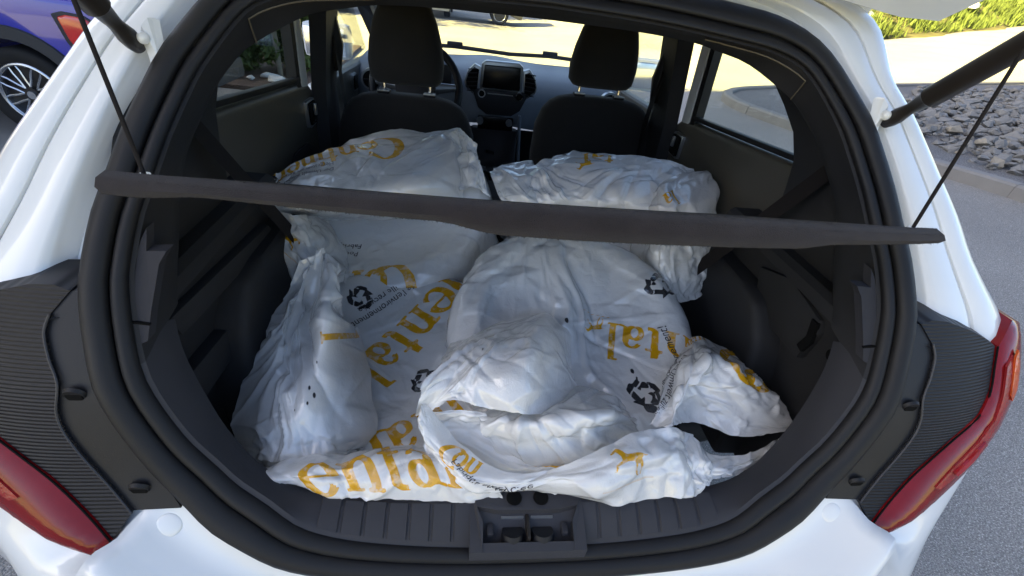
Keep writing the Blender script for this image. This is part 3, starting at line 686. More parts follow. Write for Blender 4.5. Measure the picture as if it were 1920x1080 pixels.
# ---------------- interior
rows = [[(x, y, z-.05*abs(x/.55)**3) for x in np.linspace(-.56, .56, 15)] for y, z in ((.54, 1.368), (.62, 1.385), (.9, 1.40), (1.4, 1.40), (1.8, 1.37))]
loft('headliner', rows, M['trim'], CAR)
for s in (1, -1):
    # rear quarter trim behind the door window
    yz = [(.20, .90), (.20, 1.05), (.30, 1.17), (.40, 1.27), (.47, 1.34), (.60, 1.40), (1.0, 1.41), (.945, 1.332), (.805, 1.306), (.721, 1.283), (.642, 1.243), (.576, 1.203), (.535, 1.155), (.520, 1.10), (.50, .95)]
    prism('quarter_trim', yz, 'x', *sorted((s*.592, s*.625)), M['trim'], CAR, bev=.006)
    # boot side wall with parcel-shelf ledge and wheel arch
    rows = [[(s*x, y, z) for y, z in yy] for x, yy in (
        (.64, [(.10, 1.00), (.30, 1.0), (.62, 1.0)]), (.565, [(.15, 1.00), (.30, 1.0), (.62, 1.0)]), (.552, [(.15, .990), (.30, .990), (.62, .990)]), (.548, [(.15, .965), (.30, .97), (.62, .975)]), (.562, [(.15, .958), (.30, .963), (.62, .968)]),
        (.572, [(.13, .90), (.30, .90), (.62, .90)]), (.590, [(.08, .70), (.30, .70), (.62, .70)]), (.58, [(.07, .50), (.30, .50), (.62, .50)]))]
    sw = loft('boot_side_trim', rows, M['trim'], CAR, auto=20)
    wa = prism('wheel_arch', [(.24, .5), (.26, .70), (.30, .83), (.36, .89), (.42, .90), (.75, .90), (.75, .5)], 'x', *sorted((s*.52, s*.62)), M['trim'], CAR, bev=.02, seg=3)
    if s > 0:
        prism('storage_cover', [(.432, .940), (.334, .972), (.226, .950), (.215, .927), (.226, .852), (.392, .854)], 'x', .553, .575, M['cover'], sw, bev=.005)
        prism('cover_notch', [(.238, .945), (.222, .945), (.212, .905), (.220, .876), (.236, .880), (.228, .91)], 'x', .548, .556, M['void'], sw)
        bm = bmesh.new(); disc_bm(bm, (.565, .168, .915), .012, 'x', .02); bobj('hook_hole', bm, M['void'], sw)
    else:
        prism('ledge_rib', [(.165, .950), (.54, .915), (.57, .872), (.18, .905)], 'x', -.60, -.548, M['trim'], sw, bev=.008)
        prism('lower_ledge', [(.17, .83), (.47, .80), (.52, .74), (.16, .76)], 'x', -.61, -.555, M['trim'], sw, bev=.008)
    # rear door
    dr = mobj('rear_door', [], [], M['door'], CAR)
    prism('door_panel', [(.45, .55), (1.28, .55), (1.27, 1.03), (1.20, 1.075), (1.10, 1.088), (.50, 1.142), (.45, 1.10)], 'x', *sorted((s*.632, s*.70)), M['door'], dr, bev=.022, seg=4)
    prism('door_pocket', [(.62, .60), (1.20, .60), (1.20, .86), (1.10, .915), (.98, .92), (.84, .86), (.72, .74)], 'x', *sorted((s*.626, s*.64)), M['trim'], dr, bev=.006)
    box('window_seal', (s*.64, .82, 1.124), (.022, .62, .014), M['rubber'], dr, rot=Matrix.Rotation(-.088, 3, 'X'), bev=.004)
    hd = box('handle_bezel', (s*.628, 1.165, .992), (.014, .078, .082), M['satin'], dr, bev=.012)
    box('handle_cup', (s*.6225, 1.165, .992), (.012, .064, .068), M['void'], hd, bev=.010)
    box('handle_lever', (s*.613, 1.172, 1.002), (.010, .014, .036), M['satin'], hd, bev=.004)
    box('lock_mark', (s*.6135, 1.158, .968), (.003, .034, .004), M['chrome'], hd)
    prism('window_pane', [(.50, 1.13), (1.12, 1.08), (1.14, 1.36), (.95, 1.37), (.5, 1.2)], 'x', *sorted((s*.655, s*.659)), M['glass'], dr)
    prism('window_frame', [(1.105, 1.07), (1.135, 1.068), (1.165, 1.37), (1.135, 1.37)], 'x', *sorted((s*.634, s*.662)), M['rubber'], dr)
    # pillar between the doors with painted strip
    prism('painted_pillar', [(1.142, 1.05), (1.20, 1.045), (1.235, 1.40), (1.178, 1.40)], 'x', *sorted((s*.634, s*.66)), M['white'], CAR, bev=.004)
    pl = mobj('centre_pillar_trim', [(s*x, y, z) for x, y, z in [(.632, 1.205, .55), (.60, 1.22, .55), (.60, 1.38, .55), (.632, 1.40, .55), (.628, 1.21, 1.05), (.592, 1.24, 1.05), (.592, 1.385, 1.05), (.628, 1.42, 1.05), (.60, 1.235, 1.40), (.55, 1.26, 1.40), (.55, 1.40, 1.40), (.60, 1.45, 1.40)]],
              grid_faces(3, 4, True)+[(0, 1, 2, 3), (8, 9, 10, 11)], M['trim'], CAR, auto=30)
    bt = tube('seat_belt_guide', [(s*.585, 1.37, 1.26), (s*.583, 1.365, 1.17), (s*.585, 1.37, 1.09)], [.018, .032, .018], M['bracket'], CAR, 10)
    rows = [[(s*(.572-.03*t)+dx*.0, 1.345+.0*t+dx, 1.20-.55*t) for dx in (-.022, .022)] for t in np.linspace(0, 1, 6)]
    loft('seat_belt', rows, M['cordm'], bt)
    # rear seat belt coming off the quarter trim
    rows = [[(s*(.585-.10*t), .40+.16*t+dx, 1.20-.36*t) for dx in (-.022, .022)] for t in np.linspace(0, 1, 6)]
    loft('rear_seat_belt', rows, M['cordm'], CAR)
    # front door
    fd = mobj('front_door', [], [], M['door'], CAR)
    prism('door_panel', [(1.40, .55), (2.35, .55), (2.38, 1.00), (1.42, 1.035)], 'x', *sorted((s*.645, s*.70)), M['dash'] if False else M['door'], fd, bev=.02, seg=3)
    hd = box('handle_bezel', (s*.640, 1.86, .955), (.014, .08, .07), M['satin'], fd, bev=.012); box('handle_cup', (s*.634, 1.86, .955), (.012, .066, .056), M['void'], hd, bev=.01)
    bm = bmesh.new(); tube_bm(bm, [(s*.64, 1.8+.18*math.cos(a), .80+.08*math.sin(a)) for a in np.linspace(0, math.pi, 12)], .014, 8); bobj('grab_handle', bm, M['bracket'], fd)
    prism('window_pane', [(1.44, 1.03), (2.36, .99), (1.95, 1.36), (1.47, 1.38)], 'x', *sorted((s*.668, s*.672)), M['glass'], fd)
    # door mirror
    mr = mobj('door_mirror', [], [], M['bracket'], CAR)
    box('mirror_shell', (s*.87, 2.36, 1.045), (.24, .12, .17), M['white'], mr, bev=.04)
    box('mirror_glass', (s*.87, 2.298, 1.045), (.20, .006, .13), M['mirror'] if 'mirror' in M else M['chrome'], mr, bev=.002)
    prism('windscreen_pillar', [(1.78, 1.40), (1.86, 1.42), (2.55, 1.03), (2.46, 1.02)], 'x', *sorted((s*.585, s*.65)), M['trim'], CAR, bev=.01)
# boot floor and folded rear seat
rows = [[(x, y, z) for x in (-.47, 0, .47)] for y, z in ((.05, .49), (.62, .50))]
loft('boot_floor', rows, M['carpet'], CAR)
prism('folded_rear_seat', [(.60, .45), (.62, .60), (.72, .64), (1.12, .76), (1.20, .72), (1.20, .45)], 'x', -.56, .56, M['seat'], CAR, bev=.03)
rows = [[(x, y, z) for x in (-.63, 0, .63)] for y, z in ((.6, .42), (1.6, .36), (2.3, .36))]
loft('cabin_floor', rows, M['carpet'], CAR)
# front seats
def seat(x, y, z):
    st = mobj('front_seat', [], [], M['seat'], CAR)
    # rounded shells swept by height: (z, half width, y back, y front)
    def shell(name, secs, m, e=3.2, lean=0):
        rows = []
        n = 28
        for (zz, hw, yb, yf) in secs:
            r = []
            for k in range(n):
                a = 2*math.pi*k/n; c, s_ = math.cos(a), math.sin(a)
                r.append((x+hw*math.copysign(abs(c)**(2/e), c), y+(yb+yf)/2+(yf-yb)/2*math.copysign(abs(s_)**(2/e), s_), z+zz))
            rows.append(r)
        V = [p for r in rows for p in r]; F = grid_faces(len(rows), n, True)+[tuple(range(n-1, -1, -1)), tuple(range((len(rows)-1)*n, len(rows)*n))]
        return mobj(name, V, F, m, st, auto=60)
    shell('backrest', [(-.60, .21, -.20, -.02), (-.40, .235, -.16, .0), (-.22, .245, -.10, .03), (-.12, .238, -.07, .045), (-.06, .215, -.055, .05), (-.03, .19, -.045, .05), (-.012, .155, -.03, .045), (-.002, .11, -.02, .035)], M['seat'])
    shell('cushion', [(-.68, .22, -.15, .42), (-.60, .25, -.15, .46), (-.54, .24, -.1, .46)], M['seat'])
    h = shell('headrest', [(.028, .085, .0, .05), (.034, .108, -.022, .075), (.05, .122, -.035, .085), (.10, .126, -.04, .085), (.16, .118, -.038, .075), (.22, .102, -.03, .065), (.262, .082, -.02, .055), (.275, .05, -.005, .04)], M['seat'], 3.4)
    for sx in (-.078, .078):
        tube('post', [(x+sx, y+.01, z-.01), (x+sx, y+.012, z+.05)], .0065, M['chrome'], st, 10)
        o = box('post_guide', (x+sx, y+.004, z+.003), (.042, .03, .012), M['bracket'], st, bev=.004)
        box('guide_edge', (x+sx, y-.012, z+.008), (.040, .004, .004), M['satin'], o)
    # piping along the shoulder
    P = [(x+.245*c, y-.085, z-.22+.205*abs(sn)**.8) for c, sn in ((math.copysign(abs(math.cos(a))**.55, math.cos(a)), math.sin(a)) for a in np.linspace(0, math.pi, 30))]
    return st
seat(-.335, 1.295, 1.047); seat(.378, 1.414, 1.078)

# dashboard
da = mobj('dashboard', [], [], M['dash'], CAR)
rows = []
for (y, z) in ((1.88, .80), (1.90, .93), (1.95, .985), (2.02, 1.012), (2.2, 1.025), (2.42, 1.03)):
    rows.append([(x, y+.05*(abs(x)/.6)**2, z+.02*math.exp(-(x/.16)**2)+(.035*math.exp(-((x+.33)/.14)**2) if y < 2.2 else 0)) for x in np.linspace(-.66, .66, 45)])
loft('dash_top', rows, M['dash'], da)
loft('dash_lower', [[(x, y, z) for x in np.linspace(-.66, .66, 5)] for y, z in ((1.88, .80), (1.93, .70), (1.96, .45))], M['dashdark'], da)
cx0 = .028
st = prism('screen_bezel', [(cx0-.095, 1.090), (cx0-.075, 1.105), (cx0+.075, 1.107), (cx0+.095, 1.092), (cx0+.10, .985), (cx0-.10, .985)], 'y', 1.825, 1.86, M['satin'], da, bev=.006)
prism('screen', [(cx0-.082, 1.088), (cx0+.082, 1.090), (cx0+.087, .993), (cx0-.087, .993)], 'y', 1.812, 1.84, M['screen'], st, bev=.004)
prism('radio_panel', [(cx0-.135, .985), (cx0+.135, .985), (cx0+.10, .90), (cx0+.06, .872), (cx0-.06, .872), (cx0-.10, .90)], 'y', 1.832, 1.87, M['dashdark'], da, bev=.006)
box('trim_bar', (cx0, 1.828, .968), (.12, .004, .005), M['chrome'], da)
for s in (-1, 1):
    vp = [(cx0+s*.098, 1.075), (cx0+s*.125, 1.085), (cx0+s*.155, 1.055), (cx0+s*.170, 1.01), (cx0+s*.165, .985), (cx0+s*.125, .955), (cx0+s*.105, .975)]
    bz = prism('air_vent', vp, 'y', 1.835, 1.87, M['satin'], da, bev=.004)
    c = np.mean(vp, 0); prism('vent_recess', [tuple(c+(np.array(p)-c)*.80) for p in vp], 'y', 1.83, 1.838, M['void'], bz)
    for k in range(6):
        box('vane', (c[0], 1.826, .975+k*.018), (.052-.004*abs(k-2), .008, .004), M['bracket'], bz, rot=Matrix.Rotation(s*.1, 3, 'Y'))
    bm = bmesh.new(); disc_bm(bm, (cx0+s*.088, 1.822, .968), .018, 'y', .02); kb = bobj('knob', bm, M['chrome'], da)
    bm = bmesh.new(); disc_bm(bm, (cx0+s*.088, 1.811, .968), .0125, 'y', .006); bobj('knob_face', bm, M['void'], kb)
for x in (.56, -.56):
    bm = bmesh.new(); disc_bm(bm, (x, 1.86, .975), .046, 'y', .03, 28); o = bobj('side_vent', bm, M['satin'], da)
    bm = bmesh.new(); disc_bm(bm, (x, 1.843, .975), .037, 'y', .006, 28); bobj('vent_recess', bm, M['void'], o)
    box('vane', (x, 1.838, .975), (.07, .006, .006), M['bracket'], o)
cs = mobj('centre_console', [], [], M['dashdark'], CAR)
prism('console_body', [(1.60, .45), (1.62, .62), (1.80, .66), (1.86, .80), (1.92, .80), (1.95, .45)], 'x', -.10, .13, M['dashdark'], cs, bev=.015)
prism('console_side', [(1.62, .50), (1.70, .66), (1.86, .87), (1.90, .87), (1.74, .63), (1.68, .50)], 'x', .128, .142, M['dash'], cs, bev=.004)
box('climate_panel', (.015, 1.835, .835), (.17, .02, .06), M['screen'], cs, bev=.004)
for x in (-.06, .08):
    bm = bmesh.new(); disc_bm(bm, (x, 1.82, .845), .016, 'y', .02); bobj('climate_knob', bm, M['satin'], cs)
for k in range(4): box('lit_button', (-.02+k*.011, 1.775, .715-.002*k), (.008, .006, .014), M['chrome'], cs)
for x in (-.04, .03):
    bm = bmesh.new(); disc_bm(bm, (x, 1.70, .655), .02, 'z', .01); bobj('socket', bm, M['satin'], cs)
tube('gear_lever', [(.0, 1.58, .55), (.0, 1.57, .66), (.0, 1.56, .70)], [.012, .014, .025], M['bracket'], cs)
box('armrest', (-.01, 1.42, .62), (.09, .22, .10), M['greytrim'], cs, bev=.02)
# steering wheel
sw = mobj('steering_wheel', [], [], M['bracket'], CAR); swc = Vector((-.345, 1.70, .985)); Rw = Matrix.Rotation(rad(66), 3, 'X')
P = [swc+Rw @ Vector((.183*math.cos(a), .183*math.sin(a), 0)) for a in np.linspace(0, 2*math.pi, 49)]
bm = bmesh.new(); tube_bm(bm, P, .0165, 12, False); bobj('wheel_rim', bm, M['bracket'], sw)
for a in (0.1, math.pi-.1, -math.pi/2):
    q0 = swc+Rw @ Vector((.06*math.cos(a), .06*math.sin(a), .0)); q1 = swc+Rw @ Vector((.17*math.cos(a), .17*math.sin(a), 0)); tube('spoke', [q0, q1], [.026, .014], M['satin'], sw)
tube('airbag_hub', [swc+Rw @ Vector((0, 0, -.02)), swc+Rw @ Vector((0, 0, .03))], [.07, .085], M['dashdark'], sw, 20)
box('instrument_hood', (-.345, 1.92, 1.02), (.30, .12, .10), M['dashdark'], da, bev=.03)
# windscreen and wipers
rows = [[(x, y+.10*(1-(x/.62)**2), z) for x in np.linspace(-.62, .62, 15)] for y, z in ((2.42, 1.02), (2.05, 1.25), (1.80, 1.40))]
ws_ = loft('windscreen', rows, M['glass'], CAR)
for (x0, x1, dy) in ((-.52, .10, 0), (.10, .62, .02)):
    w = tube('wiper', [(x0, 2.56+dy, 1.045), ((x0+x1)/2, 2.575+dy, 1.055), (x1, 2.55+dy, 1.05)], .011, M['rubber'], ws_, 8)
    box('wiper_clip', ((x0+x1)/2, 2.57+dy, 1.07), (.09, .03, .022), M['rubber'], w, bev=.006)
loft('bonnet', [[(x, y, z-.05*(x/.6)**2) for x in np.linspace(-.7, .7, 9)] for y, z in ((2.52, 1.0), (2.9, .93), (3.25, .80), (3.35, .5))], M['white'], CAR)
box('number_plate_housing', (0, -.22, .40), (.56, .03, .14), M['bracket'], CAR, bev=.01)
for s in (1, -1):
    for yy in (.72, 3.2-.55): wheel_obj(CAR, s*.73, yy, .29, s, False)
# parcel shelf: separate loose tray held up by its two cords
SH = thing('parcel_shelf', 'charcoal felt parcel shelf propped across the open boot on two cords', 'parcel shelf')
xs_ = np.linspace(-1, 1, 61); rows = []
yb = lambda u: .098-.075*(1-abs(u)**2.2); zb = lambda u: 1.203+.028*(1-abs(u)**2.2)*1.0
sst = lambda a, b, v: (lambda t: t*t*(3-2*t))(min(1, max(0, (v-a)/(b-a))))
lipd = lambda u: .025+.010*(1-abs(u)**1.5)-.010*(1-sst(-.30, -.17, u))*sst(-.95, -.75, u)-.006*sst(.5, .62, u)
def shelf_row(fy, fz): return [fy_ for fy_ in [(u*.508, *fy(u)) for u in xs_]]
R = []
R.append([(u*.505, yb(u)+.05, zb(u)-.020-.012) for u in xs_])                       # underside return
R.append([(u*.508, yb(u)+.008, zb(u)-lipd(u)) for u in xs_])
R.append([(u*.509, yb(u)+.002, zb(u)-lipd(u)+.003) for u in xs_])
R.append([(u*.509, yb(u)-.003, zb(u)-lipd(u)*.5) for u in xs_])
R.append([(u*.508, yb(u)+.002, zb(u)-.004) for u in xs_])
R.append([(u*.505, yb(u)+.014, zb(u)-.0005) for u in xs_])
R.append([(u*.500, yb(u)+.06, zb(u)-.022) for u in xs_])
R.append([(u*.47, .52+.01*u*u, 1.018) for u in xs_]); R.append([(u*.46, .535, 1.008) for u in xs_]); R.append([(u*.47, .52, .998) for u in xs_]); 
R.append(R[0])
bm_rows = R
shm = loft('tray', bm_rows, M['felt'], SH, auto=60)
r_ = np.random.default_rng(5); FV, FF_ = [], []
for q in range(2600):          # stray felt fibres along the cut edges
    row = R[(1, 2, 4, 5)[q % 4]]; i = r_.integers(0, 60); t = r_.random(); p = np.array(row[i])*(1-t)+np.array(row[i+1])*t
    d_ = r_.normal(0, 1, 3)*np.array([1, .6, .7])+np.array([0, -.6, .5 if q % 4 > 1 else -.5]); d_ /= np.linalg.norm(d_); l_ = r_.uniform(.0008, .0028); w_ = np.cross(d_, [0, 1, 0]); w_ = w_/np.linalg.norm(w_)*.00025
    k = len(FV); FV += [tuple(p-w_), tuple(p+w_), tuple(p+d_*l_)]; FF_.append((k, k+1, k+2))
struct(mobj('felt_fibres', FV, FF_, M['felt'], SH, smooth=False), 'stuff')
for s in (1, -1):
    mobj('tray_end', [r[-1 if s > 0 else 0] for r in bm_rows[:-1]], [tuple(range(len(bm_rows)-1))], M['felt'], SH, smooth=False)
    p0 = np.array([s*.463, .106, 1.199]); dv = np.array([s*.144, .302-.12, .942]); dv /= np.linalg.norm(dv)
    tube('cord', [tuple(p0+dv*t) for t in (0, .1, .2, .35, .45)], .0022, M['cordm'], SH, 8)
    bm = bmesh.new(); disc_bm(bm, tuple(p0+np.array([0, 0, .003])), .006, 'z', .004, 12); bobj('cord_end', bm, M['plate'], SH)
    tube('pivot_pin', [(s*.455, .53, 1.003), (s*.495, .53, 1.003)], .006, M['bracket'], SH, 8)

# ------------------------------------------------------------------ bagged tyres
def film_mat():
    m = bpy.data.materials.new('white_printed_film'); m.use_nodes = True; nt = m.node_tree; L = nt.links
    b = nt.nodes['Principled BSDF']; out = nt.nodes['Material Output']
    setin(b, 'Roughness', .13); setin(b, 'Specular IOR Level', .8); setin(b, 'Coat Weight', 1.0); setin(b, 'Coat Roughness', .04); setin(b, 'Coat IOR', 1.6)
    def attr(n, lo, hi):
        a = nt.nodes.new('ShaderNodeAttribute'); a.attribute_name = n
        mr = nt.nodes.new('ShaderNodeMapRange'); mr.inputs[1].default_value = lo; mr.inputs[2].default_value = hi; L.new(a.outputs['Fac'], mr.inputs[0]); return mr.outputs[0]
    tc = nt.nodes.new('ShaderNodeTexCoord')
    nz = nt.nodes.new('ShaderNodeTexNoise'); nz.inputs['Scale'].default_value = 9; nz.inputs['Detail'].default_value = 5; L.new(tc.outputs['Object'], nz.inputs['Vector'])
    c0 = nt.nodes.new('ShaderNodeMix'); c0.data_type = 'RGBA'; c0.inputs[6].default_value = (.83, .84, .84, 1); c0.inputs[7].default_value = (.92, .905, .87, 1); L.new(nz.outputs[0], c0.inputs[0])
    # print is worn along creases
    wn_ = nt.nodes.new('ShaderNodeTexNoise'); wn_.inputs['Scale'].default_value = 55; wn_.inputs['Detail'].default_value = 6; L.new(tc.outputs['Object'], wn_.inputs['Vector'])
    wr = nt.nodes.new('ShaderNodeMapRange'); wr.inputs[1].default_value = .36; wr.inputs[2].default_value = .46; wr.inputs[3].default_value = .55; wr.inputs[4].default_value = 1; L.new(wn_.outputs[0], wr.inputs[0])
    gm = nt.nodes.new('ShaderNodeMath'); gm.operation = 'MULTIPLY'; L.new(attr('gold', -.0005, .0005), gm.inputs[0]); L.new(wr.outputs[0], gm.inputs[1])
    c1 = nt.nodes.new('ShaderNodeMix'); c1.data_type = 'RGBA'; c1.inputs[7].default_value = (.86, .44, .008, 1); L.new(c0.outputs[2], c1.inputs[6]); L.new(gm.outputs[0], c1.inputs[0])
    c2 = nt.nodes.new('ShaderNodeMix'); c2.data_type = 'RGBA'; c2.inputs[7].default_value = (.045, .047, .055, 1); L.new(c1.outputs[2], c2.inputs[6]); L.new(attr('ink', -.0005, .0005), c2.inputs[0])
    L.new(c2.outputs[2], b.inputs['Base Color'])
    # crinkle relief
    w1 = nt.nodes.new('ShaderNodeTexNoise'); w1.inputs['Scale'].default_value = 38; w1.inputs['Detail'].default_value = 4; w1.inputs['Distortion'].default_value = 1.4; L.new(tc.outputs['Object'], w1.inputs['Vector'])
    w2 = nt.nodes.new('ShaderNodeTexVoronoi'); w2.feature = 'DISTANCE_TO_EDGE'; w2.inputs['Scale'].default_value = 48; 
    w3 = nt.nodes.new('ShaderNodeMix'); w3.data_type = 'RGBA'; w3.inputs[0].default_value = .12; L.new(tc.outputs['Object'], w3.inputs[6]); L.new(w1.outputs[1], w3.inputs[7]); L.new(w3.outputs[2], w2.inputs['Vector'])
    wm = nt.nodes.new('ShaderNodeMath'); wm.operation = 'MINIMUM'; wm.inputs[1].default_value = .14; L.new(w2.outputs['Distance'], wm.inputs[0])
    ad = nt.nodes.new('ShaderNodeMath'); ad.operation = 'MULTIPLY_ADD'; ad.inputs[1].default_value = .8; L.new(wm.outputs[0], ad.inputs[0]); L.new(w1.outputs[0], ad.inputs[2])
    bp = nt.nodes.new('ShaderNodeBump'); bp.inputs['Strength'].default_value = .42; bp.inputs['Distance'].default_value = .004; L.new(ad.outputs[0], bp.inputs['Height']); L.new(bp.outputs[0], b.inputs['Normal'])
    t = nt.nodes.new('ShaderNodeBsdfTranslucent'); L.new(c2.outputs[2], t.inputs[0]); L.new(bp.outputs[0], t.inputs['Normal'])
    mx = nt.nodes.new('ShaderNodeMixShader'); mx.inputs[0].default_value = .20; L.new(b.outputs[0], mx.inputs[1]); L.new(t.outputs[0], mx.inputs[2])
    tr = nt.nodes.new('ShaderNodeBsdfTransparent'); tr.inputs[0].default_value = (.9, .93, .95, 1)
    m2 = nt.nodes.new('ShaderNodeMixShader'); m2.inputs[0].default_value = .09; L.new(mx.outputs[0], m2.inputs[1]); L.new(tr.outputs[0], m2.inputs[2])
    L.new(m2.outputs[0], out.inputs[0]); return m
M['film'] = film_mat(); M['ink'] = mat('black_print_ink', (.02, .02, .025), .45, .4)

# ---- the printed wordmark, drawn as distance fields so that it follows every crease
def d_box(x, y, x0, y0, x1, y1):
    cx, cy, hx, hy = (x0+x1)/2, (y0+y1)/2, (x1-x0)/2, (y1-y0)/2
    dx, dy = np.abs(x-cx)-hx, np.abs(y-cy)-hy
    return np.hypot(np.maximum(dx, 0), np.maximum(dy, 0))+np.minimum(np.maximum(dx, dy), 0)
def d_seg(x, y, x0, y0, x1, y1, w0, w1=None):
    w1 = w0 if w1 is None else w1
    ex, ey = x1-x0, y1-y0; t = np.clip(((x-x0)*ex+(y-y0)*ey)/(ex*ex+ey*ey), 0, 1)
    return np.hypot(x-x0-t*ex, y-y0-t*ey)-(w0+(w1-w0)*t)/2
def d_arc(x, y, cx, cy, rx, ry, a0, a1, t0, t1):
    """elliptic stroke from a0 to a1 (degrees), thin t0 at top/bottom, t0+t1 at the sides"""
    X, Y = (x-cx)/rx, (y-cy)/ry; a = np.degrees(np.arctan2(Y, X)) % 360
    rr = np.hypot(X, Y); d = np.abs(rr-1)*np.hypot(rx*np.cos(np.radians(a)), ry*np.sin(np.radians(a)))-(t0+t1*np.abs(np.cos(np.radians(a))))/2
    inside = ((a-a0) % 360) <= (a1-a0)
    return np.where(inside, d, .2)
def glyph(ch, x, y):
    B = lambda *a: d_box(x, y, *a); S = lambda *a: d_seg(x, y, *a); A = lambda *a: d_arc(x, y, *a); mn = lambda *a: np.minimum.reduce(a)
    if ch == 'C': return mn(A(.52, .46, .46, .52, 38, 322, .05, .20), B(.83, .70, .90, .94))
    if ch == 'o': return A(.26, .31, .205, .28, 0, 360, .05, .11)
    if ch == 'n': return mn(B(.06, 0, .21, .60), B(.0, 0, .27, .05), B(-.01, .55, .12, .60), A(.31, .38, .155, .20, 0, 180, .08, .07), B(.39, 0, .54, .40), B(.33, 0, .60, .05))
    if ch == 't': return mn(B(.09, .1, .24, .80), B(.0, .55, .36, .61), A(.27, .13, .11, .11, 180, 300, .07, .06), S(.02, .57, .22, .80, .03))
    if ch == 'i': return mn(B(.07, 0, .22, .60), B(.0, 0, .28, .05), B(-.01, .55, .12, .60), S(.145, .79, .15, .79, .18))
    if ch == 'e': return mn(A(.26, .31, .205, .28, 0, 325, .05, .10), B(.09, .31, .49, .36))
    if ch == 'a': return mn(A(.22, .19, .15, .16, 0, 360, .05, .09), B(.33, .03, .48, .45), A(.26, .43, .15, .16, 0, 170, .06, .05), S(.47, .04, .55, .02, .06))
    if ch == 'l': return mn(B(.07, 0, .22, 1.0), B(.0, 0, .29, .05), B(-.01, .94, .12, 1.0))
    if ch == 'h':   # prancing horse above its line
        return mn(S(.10, .45, .42, .52, .18, .16), S(.40, .54, .55, .78, .14, .08), S(.55, .78, .68, .72, .09, .05), S(.42, .46, .62, .42, .08, .05), S(.62, .42, .66, .28, .05), S(.10, .42, .02, .22, .12, .06),
                  S(.02, .22, .06, .05, .06, .05), S(.16, .40, .22, .20, .10, .05), S(.22, .20, .16, .05, .05), S(.06, .50, -.12, .44, .06, .02), S(-.25, -.06, 1.0, -.06, .035))
ADV = dict(C=.62, o=.53, n=.62, t=.39, i=.30, e=.54, a=.58, l=.32, h=1.1)
def word(u, v, txt, ou, ov, ang, size, bend=0.0):
    """signed distance (positive inside) of a word starting at (ou,ov), reading along ang"""
    c, s = math.cos(rad(ang)), math.sin(rad(ang)); x = ((u-ou)*c+(v-ov)*s)/size; y = (-(u-ou)*s+(v-ov)*c)/size
    y = y-bend*x*x
    D = np.full(u.shape, .2)
    for ch in txt:
        if ch == ' ': x = x-.3; continue
        D = np.minimum(D, glyph(ch, x, y-(.06 if ch == 'o' and txt[0] == 'C' and False else 0))); x = x-ADV[ch]
    return -D*size
def recycle(u, v, cu, cv, ang, R):
    c, s = math.cos(rad(ang)), math.sin(rad(ang)); x = ((u-cu)*c+(v-cv)*s)/R; y = (-(u-cu)*s+(v-cv)*c)/R
    D = np.full(u.shape, .5)
    for k in range(3):
        a = rad(120*k); X = x*math.cos(a)+y*math.sin(a); Y = -x*math.sin(a)+y*math.cos(a)
        D = np.minimum(D, d_box(X, Y, -.52, -.72, .10, -.36))
        D = np.minimum(D, np.maximum(np.abs(Y+.54)*.8+(X-.12)*.85-.34, .10-X))      # arrow head
        D = np.minimum(D, d_seg(X, Y, -.56, -.50, -.70, -.28, .34))
        D = np.maximum(D, -(np.abs(X+.34+.3*(Y+.54))-.035))                             # the fold
    return -D*R
